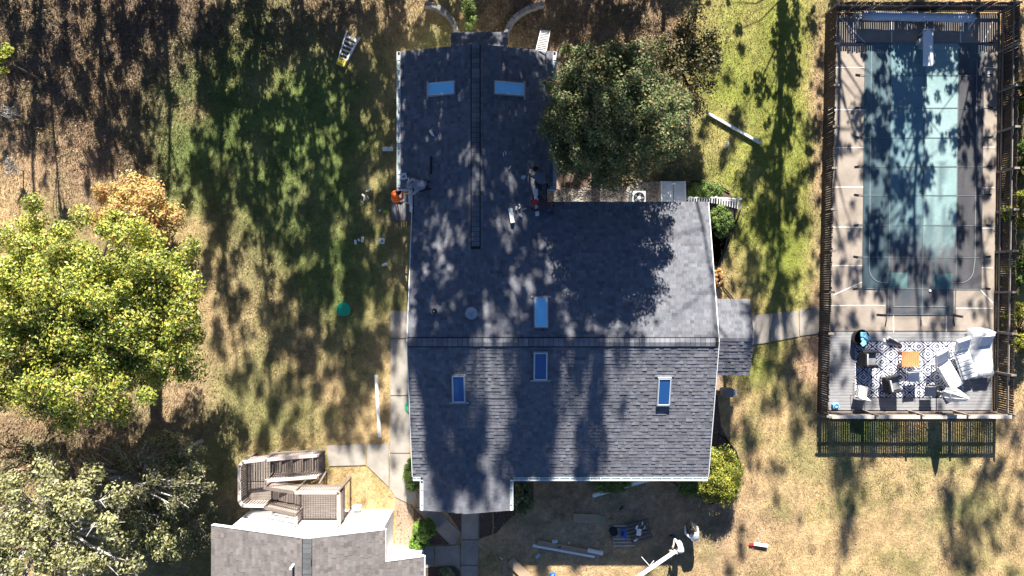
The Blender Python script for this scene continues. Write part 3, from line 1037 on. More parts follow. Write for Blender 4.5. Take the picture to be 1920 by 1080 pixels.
for y in ys_l[1:-1]:
    jointstrip((DL(y) + 4, y), (1660 if y > 560 else CL(y) + 4, y))
for y in ys_r[1:-1]:
    jointstrip((1790 if y > 560 else CR(y) - 4, y), (DR(y) - 2, y))
for a, b in (((1672, 32), (1672, 84)), ((1801, 38), (1801, 84)), ((1675, 585), (1675, 621)), ((1774, 585), (1774, 621)), ((1576, 34), (1624, 82)), ((1886 - 24, 38), (1842, 83)), ((1563, 553), (1616, 529)), ((1836, 541), (DR(568) - 2, 568)), ((1675, 621.5), (1676, 621.5))):
    jointstrip(a, b)
MB().box(G(1853, 138, .07), (.14, .26, .03)).build('skimmer_lid', 'white', pd)

# pool cover: panels, straps and anchors
cv = thing('pool_cover', 'teal and charcoal mesh safety cover strapped over the swimming pool', 'pool cover', G(1735, 310))
cx = [0, .222, .505, .785, 1.0]
cy = [80, 141, 202, 258, 312, 366, 422, 482, 541]
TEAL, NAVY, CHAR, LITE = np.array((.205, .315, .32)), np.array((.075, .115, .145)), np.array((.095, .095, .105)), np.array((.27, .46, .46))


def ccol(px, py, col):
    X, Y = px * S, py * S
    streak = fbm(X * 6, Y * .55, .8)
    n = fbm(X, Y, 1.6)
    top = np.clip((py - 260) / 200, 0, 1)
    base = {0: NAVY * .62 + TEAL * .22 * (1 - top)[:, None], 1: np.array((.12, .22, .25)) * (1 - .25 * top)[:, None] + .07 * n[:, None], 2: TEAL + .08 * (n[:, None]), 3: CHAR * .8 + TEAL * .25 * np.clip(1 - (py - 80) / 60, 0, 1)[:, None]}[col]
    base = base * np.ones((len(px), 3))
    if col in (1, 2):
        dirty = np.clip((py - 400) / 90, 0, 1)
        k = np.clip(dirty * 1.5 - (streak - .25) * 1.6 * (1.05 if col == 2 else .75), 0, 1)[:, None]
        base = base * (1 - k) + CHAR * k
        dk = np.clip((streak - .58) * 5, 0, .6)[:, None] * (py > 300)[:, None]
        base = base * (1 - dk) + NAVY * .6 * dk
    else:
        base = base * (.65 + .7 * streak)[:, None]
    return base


def cover_panel(xa0, xa1, xb0, xb1, y0, y1, col, z=.075):
    n = 9
    V, C = [], []
    for j in range(n):
        for i in range(n):
            u, v_ = i / (n - 1), j / (n - 1)
            x = (xa0 + (xa1 - xa0) * u) * (1 - v_) + (xb0 + (xb1 - xb0) * u) * v_
            y = y0 + (y1 - y0) * v_
            sag = .05 * math.sin(math.pi * u) * math.sin(math.pi * v_) if 1630 < x < 1838 else 0
            V.append(tuple(G(x, y, z) - Vector((0, 0, sag * .4)) - ORG[cv.name]))
            C.append((x, y))
    # a thin sheet with an underside
    V2 = [(a, b, c - .008) for a, b, c in V]
    F = []
    for j in range(n - 1):
        for i in range(n - 1):
            a = j * n + i
            F.append((a + n, a + n + 1, a + 1, a))
            F.append((n * n + a, n * n + a + 1, n * n + a + n + 1, n * n + a + n))
    C = np.array(C)
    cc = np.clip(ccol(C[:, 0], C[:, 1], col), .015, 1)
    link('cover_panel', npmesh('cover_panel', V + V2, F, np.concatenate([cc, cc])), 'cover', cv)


for r in range(8):
    y0, y1 = cy[r], cy[r + 1]
    for c in range(4):
        fx = lambda t, y: CL(y) + (CR(y) - CL(y)) * t
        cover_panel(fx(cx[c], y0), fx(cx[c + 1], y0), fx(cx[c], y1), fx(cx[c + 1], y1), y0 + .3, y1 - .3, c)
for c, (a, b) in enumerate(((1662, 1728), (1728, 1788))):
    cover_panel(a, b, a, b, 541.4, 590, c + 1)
# pale stair patches
for x0, x1, y0, y1 in ((1664, 1701, 511, 540), (1750, 1786, 513, 541)):
    V = [G(x, y, .079) - ORG[cv.name] for x, y in ((x0, y1), (x1, y1), (x1, y0), (x0, y0))]
    V += [v - Vector((0, 0, .006)) for v in V]
    link('step_patch', npmesh('step_patch', [tuple(v) for v in V], [(0, 1, 2, 3), (7, 6, 5, 4), (0, 4, 5, 1), (1, 5, 6, 2), (2, 6, 7, 3), (3, 7, 4, 0)], np.tile((.11, .19, .19), (8, 1))), 'cover', cv)
STRAP = surf('cover_strap', (.10, .13, .14), (.20, .23, .24), 12, .7)
def strap(a, b, w=.03, m=STRAP, z=.083):
    A, B = G(*a, z), G(*b, z)
    MB().bar(A, B, w, .008).build('strap', m, cv)
for i, y in enumerate(cy):
    strap((CL(y), y), (CR(y) - .5, y + 1))
    for s, x in ((-1, CL(y)), (1, CR(y))):
        strap((x, y), (x + s * 8, y - 1), .022, M['black'])
        MB().bar(G(x + s * 8, y - 1, .083), G(x + s * 17, y - 2 * (i % 2), .075), .045, .03).build('anchor_spring', 'black', cv)
for t in cx[1:-1]:
    x0, x1 = fx(t, 80), fx(t, 541)
    strap((x0, 80), (x1, 541), z=.086)
    strap((x1, 541), (x1 - 1, 590), z=.086)
for x in (1662, 1727, 1788):
    strap((x, 590), (x, 600), .022, M['black'])
    MB().bar(G(x, 600, .08), G(x + (x - 1727) * .03, 611, .075), .04, .03).build('anchor_spring', 'black', cv)
for s, x in ((-1, 1662), (1, 1788)):
    MB().bar(G(x, 590, .08), G(x + s * 18, 591 + s * 2, .075), .045, .03).build('anchor_spring', 'black', cv)
strap((1662, 590), (1788, 590), .025)
# raised rim of the pool showing through the cover
rim = []
for a, b in (((1634, 95), (1630, 498)),):
    rim += [a, b]
for k in range(7):
    a = R(180 - 90 * k / 6)
    rim.append((1656 + 26 * math.cos(a), 503 + 27 * math.sin(a)))
rim += [(1676, 530), (1676, 575), (1776, 575), (1776, 530)]
for k in range(7):
    a = R(90 - 90 * k / 6)
    rim.append((1802 + 24 * math.cos(a), 503 + 27 * math.sin(a)))
rim += [(1828, 490), (1832, 95)]
mb = MB()
for a, b in zip(rim[:-1], rim[1:]):
    mb.bar(G(*a, .078), G(*b, .078), .022, .012)
mb.build('rim_ridge', surf('cover_crease', (.20, .22, .23), (.32, .34, .35), 9, .7), cv)
MB().disc(G(1742, 545, 0).xy, .06, .07, .12, 14, .05).build('float', 'white', cv)

# roller with rolled solar blanket
rl = thing('blanket_roller', 'silver rolled solar blanket on its reel along the pool head', 'pool roller', G(1720, 32))
a, b = G(1618, 29, .55), G(1824, 34, .55)
pts = [a.lerp(b, i / 8) for i in range(9)]
MB().tube(pts, [.20 + .012 * math.sin(i * 2.1) for i in range(9)], 18).build('rolled_blanket', surf('silver_blanket', (.40, .45, .55), (.58, .62, .70), 5, .35, .3, stretch=(2, 9, 9)), rl, smooth=True)
for p, s in ((a, -1), (b, 1)):
    q = p + Vector((.12 * s, 0, 0))
    MB().bar(q, q + Vector((0, -.30, -.50)), .05, .05).bar(q, q + Vector((0, .30, -.50)), .05, .05).bar(q + Vector((0, -.36, -.5)), q + Vector((0, .36, -.5)), .06, .05).tube([p, q + Vector((.06 * s, 0, 0))], .03, 10).build('stand', 'white', rl)
MB().ring((a.x - .2, a.y), .16, .014, a.z).build('hand_wheel', 'white', rl)

# diving board
dv = thing('diving_board', 'white diving board over the head of the pool cover', 'diving board', G(1740, 70))
p0, p1 = G(1740, 54, .55), G(1740, 124, .55)
MB().box((p0 + p1) / 2, (.46, p0.y - p1.y, .05)).build('plank', 'white', dv, bevel=.012)
MB().box((p0.x, p0.y - .55, .29), (.42, .5, .46)).build('pedestal', 'bulk', dv, bevel=.02)
MB().box((p0.x, p0.y - .12, .29), (.36, .12, .46)).build('rear_mount', 'bulk', dv)
for s in (-1, 1):
    MB().disc((p0.x + .15 * s, p0.y - .1), .03, .57, .60, 10).build('bolt', 'darkmetal', dv)
MB().box((p0.x - .25, p0.y - .5, .2), (.06, .2, .3)).build('side_bracket', 'white', dv)

# timber deck
wd = thing('timber_deck', 'grey boarded timber deck at the foot of the pool', None, G(1710, 700))
wd['kind'] = 'structure'
MB().pp([(1541, 623), (1862, 623), (1860, 769), (1538, 769)], -.02, .03).build('joist_bed', 'black', wd)
nb = 26
for i in range(nb):
    y0 = 622.5 + i * 147 / nb
    y1 = y0 + 147 / nb - .5
    MB().pp([(DL(y0) + 1, y0), (DR(y0) - 1, y0), (DR(y0) - 1, y1), (DL(y0) + 1, y1)], .03, .085 + random.uniform(-.003, .003)).build('board', 'deckgrey', wd)

# picket fence
fc = thing('picket_fence', 'weathered wooden picket fence enclosing the pool', 'fence', G(1710, 400))
FH = 1.22
cor = [(1549, 24), (1876, 24), (1864, 772), (1533, 772)]
pick = MB()
pk_n = 0
singles = 0
rails = []
for si in range(4):
    a, b = G(*cor[si]), G(*cor[(si + 1) % 4])
    d = (b - a).normalized()
    inn = Vector((d.y, -d.x, 0))
    L = (b - a).length
    out = -inn
    n = int(L / .104)
    for i in range(n):
        p = a + d * ((i + .5) * L / n) + out * .03
        hh = FH + random.uniform(-.03, .02)
        w = .083 + random.uniform(-.006, .006)
        ln = out * random.uniform(-.02, .03)
        if si in (1, 3) and singles < 300:
            mb = MB().bar(p + Vector((0, 0, .03)), p + Vector((0, 0, hh)) + ln, .022 if abs(d.y) > .5 else w, w if abs(d.y) > .5 else .022, up=(0, 1, 0))
            mb.build('picket', 'fence', fc)
            singles += 1
        else:
            pick.bar(p + Vector((0, 0, .03)), p + Vector((0, 0, hh)) + ln, .022 if abs(d.y) > .5 else w, w if abs(d.y) > .5 else .022, up=(0, 1, 0))
    np_ = {0: 5, 1: 10, 2: 4, 3: 10}[si]
    for i in range(np_):
        p = a + d * (i * L / np_) + inn * .07
        MB().bar(p + Vector((0, 0, -.05)), p + Vector((0, 0, FH + (.22 if si == 2 else .06))), .10, .10, up=(0, 1, 0)).build('post', 'fencecap', fc)
        q = p + inn * .0
        if si in (1, 3):
            MB().bar(p + Vector((0, 0, FH + .02)), p + out * .2 + Vector((0, 0, FH + .02)), .09, .05).build('post_arm', 'fencecap', fc)
    for z in (.25, .95):
        j = random.uniform(-.01, .01)
        MB().bar(a + inn * .03 + Vector((0, 0, z)), b + inn * .03 + Vector((0, 0, z + j)), .04, .09).build('rail', 'fencecap', fc)
    if si == 2:
        m_ = a.lerp(b, .36)
        MB().bar(a + Vector((0, 0, FH + .02)) + out * .02, m_ + Vector((0, 0, FH + .05)), .15, .04).build('cap_rail', surf('pale_cap_rail', (.40, .36, .32), (.58, .54, .50), 4, .8, .2, fine=.15), fc)
        MB().bar(m_ + Vector((0, 0, FH + .02)) - inn * .03, b + Vector((0, 0, FH + .01)) + out * .02, .15, .04).build('cap_rail', surf('pale_cap_rail_old', (.36, .33, .30), (.54, .50, .46), 4, .8, .2, fine=.15), fc)
pick.build('picket_field', 'fence', fc)['kind'] = 'stuff'

# ------------------------------------------------------------------ deck furniture
ZK = .088
a, b = G(1603, 641, ZK), G(1807, 745, ZK)
rugc = (a + b) / 2
rg = thing('outdoor_rug', 'navy and white diamond patterned rug on the grey pool deck', 'rug', (rugc.x, rugc.y, ZK))
MB().box((0, 0, .006), (b.x - a.x, a.y - b.y, .012)).build('rug_mat', 'rug', rg, local=True)
MB().box((0, (a.y - b.y) / 2 + .006, .006), (b.x - a.x, .02, .016)).box((0, -(a.y - b.y) / 2 - .006, .006), (b.x - a.x, .02, .016)).build('rug_hem', 'navy', rg, local=True)
ZF = ZK + .013


def armchair(px, py, rz, label):
    p = G(px, py, ZF + .3); p.z = ZF
    t = thing('armchair', label, 'armchair', p, rz, 'black wicker armchairs on the rug')
    for sx in (-1, 1):
        for sy in (-1, 1):
            MB().box((.32 * sx, .30 * sy, .14), (.06, .06, .28)).build('leg', 'black', t, local=True)
        MB().box((.345 * sx, 0, .44), (.09, .72, .34)).build('arm', 'black', t, local=True, bevel=.02)
    MB().box((0, 0, .27), (.60, .66, .08)).build('seat_frame', 'black', t, local=True)
    MB().box((0, .04, .38), (.58, .56, .13)).build('cushion', 'grey', t, local=True, bevel=.03)
    MB().box((0, -.33, .52), (.60, .09, .52), rot=Matrix.Rotation(-.15, 3, 'X')).build('backrest', 'black', t, local=True, bevel=.02)
    MB().box((0, -.25, .60), (.54, .10, .34), rot=Matrix.Rotation(-.15, 3, 'X')).build('back_cushion', 'greylight', t, local=True, bevel=.03)
    return t


armchair(1627, 673, R(-90), 'black wicker armchair nearest the blue tub on the rug')
armchair(1671, 720, R(-78), 'black wicker armchair below the orange table on the rug')


def lounger(px, py, rz, label, quilt=False, cover=False):
    p = G(px, py, ZF + .3); p.z = ZF
    t = thing('sun_lounger', label, 'sun lounger', p, rz, 'white sun loungers on the pool deck')
    Lh, W = 1.75, .66
    mb = MB()
    for sx in (-1, 1):
        mb.box((sx * W / 2, -.25, .30), (.05, 1.4, .06))
    mb.box((0, -.93, .30), (W, .05, .06)).box((0, .42, .30), (W, .05, .06))
    mb.build('frame', 'white', t, local=True)
    for sx in (-1, 1):
        for y in (-.85, .4):
            MB().box((sx * W / 2, y, .14), (.05, .05, .28)).build('leg', 'white', t, local=True)
    n = 7
    for i in range(n):
        y = -.86 + i * 1.24 / (n - 1)
        MB().box((0, y, .385), (W - .04, 1.24 / n * .97 if quilt else 1.24 / n * 1.1, .10)).build('cushion', 'cushion', t, local=True, bevel=.03)
    rot = Matrix.Rotation(R(38), 3, 'X')
    c = Vector((0, .46, .40))
    MB().box(c + rot @ Vector((0, .34, -.03)), (W, .68, .035), rot=rot).build('backrest', 'white', t, local=True)
    for i in range(3):
        MB().box(c + rot @ Vector((0, .12 + i * .22, .05)), (W - .04, .215 if quilt else .235, .11), rot=rot).build('back_cushion', 'cushion', t, local=True, bevel=.03)
    if cover:
        vs, fs = [], []
        nx, ny = 7, 13
        rr = random.Random(5)
        for j in range(ny):
            for i in range(nx):
                u, v_ = i / (nx - 1), j / (ny - 1)
                x = (u - .5) * (W + .36)
                y = -1.08 + v_ * 2.35
                z = .50 + (max(0, y - .46) * .72)
                if i in (0, nx - 1) or j in (0, ny - 1):
                    z = .14
                vs.append((x + rr.uniform(-.03, .03), y + rr.uniform(-.03, .03), z + rr.uniform(-.02, .03)))
        for j in range(ny - 1):
            for i in range(nx - 1):
                a_ = j * nx + i
                fs.append((a_, a_ + 1, a_ + nx + 1, a_ + nx))
        o = MB().add(vs, fs).build('plastic_cover', 'clear', t, local=True, smooth=True)
        sd = o.modifiers.new('thick', 'SOLIDIFY'); sd.thickness = .004
    return t


lounger(1773, 692, R(30), 'white sun lounger closest to the orange table')
lounger(1806, 672, R(18), 'quilted white sun lounger between two others on the deck', quilt=True)
lounger(1842, 666, R(6), 'white sun lounger under clear plastic by the east fence', cover=True)

tb = thing('side_table', 'small orange slatted wooden table on the rug', 'table', G(1706.5, 673, ZF))
p = G(1706.5, 673, .5)
for i in range(9):
    MB().box((p.x - .36 + i * .09, p.y, ZF + .43), (.082, .70, .03)).build('slat', 'teak', tb)
for sx in (-1, 1):
    MB().box((p.x, p.y + sx * .3, ZF + .39), (.72, .05, .05)).build('apron', 'teak', tb)
    for sy in (-1, 1):
        MB().box((p.x + sx * .34, p.y + sy * .3, ZF + .2), (.05, .05, .40)).build('leg', 'teak', tb)


def mesh_chair(px, py, rz, label, mat='grey', frame='darkmetal'):
    p = G(px, py, ZF + .4); p.z = ZF
    t = thing('deck_chair', label, 'chair', p, rz)
    for sx in (-1, 1):
        MB().tube([(.26 * sx, .27, 0), (.26 * sx, .24, .42), (.26 * sx, -.24, .44)], .014, 6).build('leg', frame, t, local=True)
        MB().tube([(.26 * sx, -.34, 0), (.26 * sx, -.22, .44), (.26 * sx, -.36, .95)], .014, 6).build('leg', frame, t, local=True)
        MB().tube([(.27 * sx, .24, .42), (.28 * sx, .22, .63), (.28 * sx, -.27, .65)], .014, 6).build('arm', frame, t, local=True)
    MB().box((0, 0, .43), (.50, .48, .016)).build('seat', mat, t, local=True)
    MB().box((0, -.29, .70), (.50, .016, .48), rot=Matrix.Rotation(R(15), 3, 'X')).build('backrest', mat, t, local=True)
    MB().tube([(-.26, -.36, .95), (.26, -.36, .95)], .014, 6).build('top_bar', frame, t, local=True)
    return t


mesh_chair(1616, 733, R(-12), 'grey sling folding chair at the corner of the rug', 'greylight')
mesh_chair(1713, 706, R(185), 'small pale wire chair just below the orange table', 'cushion', 'metal')
mesh_chair(1744, 733, R(180), 'grey sling chair beside the closed white parasol', 'greylight')

# closed parasol standing by the chair
p = G(1756, 733, ZF); 
um = thing('closed_parasol', 'closed white parasol in its sleeve, standing by the sling chair', 'parasol', p)
MB().disc((p.x, p.y), .26, ZF, ZF + .07, 20, .22).build('base', 'darkmetal', um)
MB().tube([p, p + Vector((0, 0, 2.3))], .022, 10).build('pole', 'metal', um)
vs, fs = [], []
prof = [(.9, .27), (1.15, .30), (1.45, .26), (1.8, .19), (2.1, .12), (2.35, .03)]
nn = 16
for z, r in prof:
    for k in range(nn):
        a = 2 * math.pi * k / nn
        rr = r * (1 + (.16 if k % 2 else -.1))
        vs.append((p.x + rr * math.cos(a), p.y + rr * math.sin(a), ZF + z))
for j in range(len(prof) - 1):
    for k in range(nn):
        fs.append((j * nn + k, j * nn + (k + 1) % nn, (j + 1) * nn + (k + 1) % nn, (j + 1) * nn + k))
fs.append(tuple(range(nn))[::-1]); fs.append(tuple((len(prof) - 1) * nn + k for k in range(nn)))
MB().add(vs, fs).build('folded_canopy', 'whitecloth', um)
MB().ring((p.x, p.y), .27, .02, ZF + 1.5, 20, 6).build('tie', 'white', um)

# folded canvas / umbrella lying at the rug's edge
fo = thing('folded_canvas', 'grey folded canvas lying across the top edge of the rug', 'canvas', G(1672, 642, ZF))
for i, (a, b, w) in enumerate((((1655, 640), (1690, 648), .16), ((1660, 636), (1690, 647), .12), ((1664, 633), (1689, 645), .08))):
    mb = MB()
    A, B = G(*a, ZF), G(*b, ZF)
    d = (B - A); s = Vector((-d.y, d.x, 0)).normalized()
    z = Vector((0, 0, .05 + .05 * i))
    mb.add([A - s * w, B - s * .03, B + s * .03, A + s * w, A + z * 1.6, B + z], [(0, 1, 5, 4), (4, 5, 2, 3), (0, 4, 3), (1, 2, 5), (3, 2, 1, 0)])
    mb.build('fold', 'greylight' if i != 1 else 'grey', fo)

tu = thing('storage_tub', 'black oval tub holding light blue floats at the deck corner', 'tub', G(1613, 636, ZK))
c = G(1612, 634, .3)
mb = MB()
nn = 20
vs, fs = [], []
for rx, ry, z in ((.30, .34, ZK), (.36, .42, ZK + .42), (.33, .39, ZK + .42), (.28, .32, ZK + .05)):
    for k in range(nn):
        a = 2 * math.pi * k / nn
        vs.append((c.x + rx * math.cos(a), c.y + ry * math.sin(a), z))
for j in range(3):
    for k in range(nn):
        fs.append((j * nn + k, j * nn + (k + 1) % nn, (j + 1) * nn + (k + 1) % nn, (j + 1) * nn + k))
fs.append(tuple(3 * nn + k for k in range(nn))); fs.append(tuple(range(nn))[::-1])
MB().add(vs, fs).build('tub_shell', 'black', tu)
fl = thing('pool_float', 'crumpled light blue pool float stuffed in the black tub', 'pool float', (c.x + .1, c.y, ZK + .3))
for i, (dx, dy, sx, sy) in enumerate(((.08, .17, .30, .24), (.13, -.08, .36, .26), (.05, -.25, .26, .2), (.2, .05, .2, .3))):
    MB().box((c.x + dx, c.y + dy, ZK + .40 + .03 * i), (sx, sy, .10), rz=.3 * i, ).build('fold', 'lightblue', fl, bevel=.04)
bb = thing('blue_bag', 'small blue bag in the south-west corner of the pool deck', 'bag', G(1566, 761, ZK))
q = G(1567, 761, .2)
MB().box((q.x, q.y, ZK + .09), (.30, .26, .18), rz=.2).build('bag_body', 'lightblue', bb, bevel=.05)
MB().ring((q.x, q.y), .09, .015, ZK + .2, 14, 6).build('handle', 'blue', bb)
# ------------------------------------------------------------------ yard things
def gutter_piece(label, a, b, w=.13, za=.06, zb=.06, name='gutter_length', group='loose white gutter lengths'):
    A, B = G(*a, za), G(*b, zb)
    t = thing(name, label, 'gutter', (A.x, A.y, 0), 0, group)
    d = (B - A).normalized()
    s = Vector((-d.y, d.x, 0)).normalized()
    up = d.cross(s) * -1
    up = up if up.z > 0 else -up
    mb = MB()
    mb.bar(A + up * .104, B + up * .104, w, .012).bar(A + s * w / 2 + up * .05, B + s * w / 2 + up * .05, .012, .10).bar(A - s * w / 2 + up * .05, B - s * w / 2 + up * .05, .012, .10)
    mb.bar(A + s * (w / 2 + .012) + up * .012, B + s * (w / 2 + .012) + up * .012, .03, .014)
    mb.build('channel', 'white', t)
    for p in (A, B):
        MB().bar(p - s * w / 2 + up * .05, p + s * w / 2 + up * .05, .01, .09).build('end_cap', 'white', t)
    return t


gutter_piece('long white gutter length on the green lawn near the pool', (1325, 212), (1425, 269), .105)
gutter_piece('thin white gutter length lying beside the west path', (705, 703), (712, 819), .1)
gutter_piece('white gutter length propped from the lawn towards the south eave', (1112, 929), (1222, 897), .13, .08, 1.0)
gutter_piece('short off-white gutter offcut on grass west of the wing', (718, 280), (737, 280), .16)


def stepladder(label, tip, foot, z=.05):
    """folded A-frame ladder lying on the ground, narrow top with a yellow cap"""
    A, B = G(*tip, z), G(*foot, z)
    t = thing('step_ladder', label, 'ladder', (A.x, A.y, 0))
    d = (B - A).normalized(); s = Vector((-d.y, d.x, 0))
    for i, sg in enumerate((-1, 1)):
        for dz, o in ((0, 0), (.09, .025)):
            MB().bar(A + s * sg * (.19 - o) + Vector((0, 0, dz)), B + s * sg * (.33 - o) + Vector((0, 0, dz)), .055, .035).build('side_rail', 'metal', t)
        MB().box(B + s * sg * .34 + d * .03, (.09, .08, .06), rz=math.atan2(d.y, d.x)).build('foot', 'greylight', t)
    for i in range(6):
        f = .2 + i * .135
        p = A.lerp(B, f)
        hw = .19 + .14 * f
        MB().bar(p - s * hw + Vector((0, 0, .03)), p + s * hw + Vector((0, 0, .03)), .075, .03).build('tread', 'metal', t)
    p = A.lerp(B, .08)
    MB().box(p + Vector((0, 0, .08)), (.34, .42, .06), rz=math.atan2(d.y, d.x)).build('top_cap', 'yellow', t, bevel=.01)
    MB().box(p + d * .02 + Vector((0, 0, .13)), (.2, .2, .04), rz=math.atan2(d.y, d.x)).build('tray', 'yellow', t)
    MB().bar(B - s * .33 - d * .28 + Vector((0, 0, .05)), B + s * .2 - d * .1 + Vector((0, 0, .05)), .025, .025).bar(B + s * .33 - d * .28 + Vector((0, 0, .05)), B - s * .2 - d * .1 + Vector((0, 0, .05)), .025, .025).build('spreader', 'metal', t)
    return t


stepladder('aluminium stepladder with yellow top lying on the west lawn', (639, 122), (662, 66))

# ladder leaning on the north gable
lt, lb = G(1014, 97, 3.25), G(1023, 56, 0)
ld = thing('leaning_ladder', 'aluminium ladder leaning on the north end of the wing roof', 'ladder', lb)
d = (lt - lb); sx = Vector((-d.y, d.x, 0)).normalized() * .21
for sg in (-1, 1):
    MB().bar(lb + sx * sg, lt + sx * sg + d.normalized() * .3, .03, .08).build('side_rail', 'metal', ld)
for i in range(13):
    p = lb.lerp(lt, (i + .6) / 13.2)
    MB().bar(p - sx, p + sx, .03, .03).build('rung', 'metal', ld)

# curved stone garden walls north of the house
def stone_arc(label, pts):
    t = thing('garden_wall', label, 'garden wall', G(*pts[0]), 0, 'curved stone walls at the north door')
    # Catmull-Rom through the points
    P = [Vector((x, y, 0)) for x, y in pts]
    samp = []
    for i in range(len(P) - 1):
        p0, p1, p2, p3 = P[max(i - 1, 0)], P[i], P[i + 1], P[min(i + 2, len(P) - 1)]
        for k in range(12):
            u = k / 12
            samp.append(.5 * ((2 * p1) + (p2 - p0) * u + (2 * p0 - 5 * p1 + 4 * p2 - p3) * u * u + (3 * p1 - p0 - 3 * p2 + p3) * u ** 3))
    samp.append(P[-1])
    acc, last = 0, samp[0]
    start = samp[0]
    for q in samp[1:]:
        if (q - start).length >= 11:
            A, B = G(start.x, start.y, .4), G(q.x, q.y, .4)
            dd = (B - A).normalized()
            h = .42 + random.uniform(-.02, .02)
            MB().bar(Vector((A.x, A.y, h / 2)) + dd * .008, Vector((B.x, B.y, h / 2)) - dd * .008, .23 + random.uniform(-.02, .02), h).build('stone', 'stone', t, bevel=.02)
            start = q
    return t


stone_arc('curved grey stone wall sweeping from the north door to the west', [(796, 6), (815, 10), (836, 23), (850, 42), (858, 66)])
stone_arc('curved grey stone wall sweeping from the north door to the east', [(1020, 6), (998, 12), (975, 24), (957, 42), (948, 66)])

# small dark wooden platform with stepladder at the west side of the wing
pf = thing('side_platform', 'small dark wooden platform against the west wall', 'platform', G(755, 398))
zpz = .45
for i in range(11):
    x = 733 + i * 4.4
    MB().pp([(x, 364), (x + 4.0, 364), (x + 4.0, 413), (x, 413)], zpz - .04, zpz).build('board', 'darkwood', pf)
for x, y in ((735, 366), (735, 411), (776, 411), (776, 366)):
    MB().bar(Vector((G(x, y, zpz).x, G(x, y, zpz).y, -.05)), Vector((G(x, y, zpz).x, G(x, y, zpz).y, zpz - .05)), .09, .09).build('post', 'darkwood', pf)
MB().pp([(731.5, 411.5), (778, 411.5), (778, 414), (731.5, 414)], zpz - .2, zpz - .045).build('fascia', 'darkwood', pf)
sl = thing('standing_stepladder', 'white stepladder standing on the dark platform under the worker in orange', 'ladder', G(757, 374, zpz))
c = G(757, 373, 1.0)
for i in range(4):
    z = zpz + .28 * (i + 1)
    x = c.x + .38 - i * .13
    MB().box((x, c.y, z), (.085, .42 - .03 * i, .03)).build('tread', 'white', sl)
for sy in (-1, 1):
    MB().bar((c.x + .52, c.y + sy * .25, zpz), (c.x - .04, c.y + sy * .18, zpz + 1.22), .035, .07).build('side_rail', 'white', sl)
    MB().bar((c.x - .45, c.y + sy * .25, zpz), (c.x - .1, c.y + sy * .18, zpz + 1.22), .03, .04).build('rear_rail', 'white', sl)
MB().box((c.x - .07, c.y, zpz + 1.24), (.2, .40, .05)).build('top_cap', 'white', sl)
gp2 = gutter_piece('short white downspout at the east edge of the dark platform', (776.5, 361), (776.5, 384), .1, 1.0, 1.0, 'downspout_offcut')

# AC unit, bulkhead, white picket ramp rail
ac = thing('air_conditioner', 'grey air conditioner with round fan on the pebble bed', 'air conditioner', G(1198, 372))
c = G(1198, 371, .7)
MB().box((c.x, c.y, .37), (.62, .62, .72)).build('cabinet', 'bulk', ac, bevel=.03)
MB().disc((c.x, c.y), .25, .731, .74, 24).build('fan_well', 'black', ac)
for r_ in (.09, .15, .21, .25):
    MB().ring((c.x, c.y), r_, .008, .755, 24, 5).build('guard_ring', 'darkmetal', ac)
for k in range(5):
    a = 2 * math.pi * k / 5
    MB().box((c.x + .11 * math.cos(a), c.y + .11 * math.sin(a), .744), (.19, .08, .006), rz=a).build('fan_blade', 'grey', ac)
MB().disc((c.x, c.y), .075, .744, .77, 16).build('hub', 'alum', ac)

bk = thing('cellar_door', 'blue-grey steel cellar bulkhead with two leaves by the north eave', 'cellar door', G(1262, 365))
a, b = G(1238, 340, .55), G(1287, 381, .75)
MB().box(((a.x + b.x) / 2, (a.y + b.y) / 2 + .0, .28), (b.x - a.x, a.y - b.y, .6)).build('curb', 'concrete', bk)
xm = (a.x + b.x) / 2
rot = Matrix.Rotation(R(-7), 3, 'X')
for s in (-1, 1):
    MB().box((xm + s * (b.x - a.x) / 4, (a.y + b.y) / 2, .66), ((b.x - a.x) / 2 - .025, a.y - b.y, .04), rot=rot).build('leaf', 'bulk', bk, bevel=.01)
    MB().box((xm + s * (b.x - a.x) / 2 - s * .03, (a.y + b.y) / 2, .69), (.045, a.y - b.y, .03), rot=rot).build('hinge_strip', 'alum', bk)
MB().box((xm + .03, a.y - .12, .63), (.14, .07, .05)).build('handle', 'white', bk)

rp = thing('picket_rail', 'white picket handrail curving past the house corner', 'handrail', G(1340, 378))
pth = [(1292, 370.5), (1312, 370.5), (1335, 370.5), (1352, 371), (1372, 372), (1389, 374)]
for A, B in zip(pth[:-1], pth[1:]):
    for z in (.2, .85):
        MB().bar(Vector((*G(*A, .85).xy, z)), Vector((*G(*B, .85).xy, z)), .05, .05).build('rail', 'white', rp)
for i in range(21):
    x = 1292 + i * 4.8
    y = 370.5 + max(0, x - 1350) * .09
    p = G(x, y, .85)
    q = p + Vector((0, -.22 - max(0, x - 1330) * .004, 0))
    MB().bar(Vector((p.x, p.y, .86)), Vector((q.x, q.y, .80)), .05, .035).build('slat', 'white', rp)
for x in (1294, 1342, 1389):
    p = G(x, 370.5 + max(0, x - 1350) * .09, .9)
    MB().bar((p.x, p.y + .02, -.05), (p.x, p.y + .02, .98), .08, .08).build('post', 'white', rp)

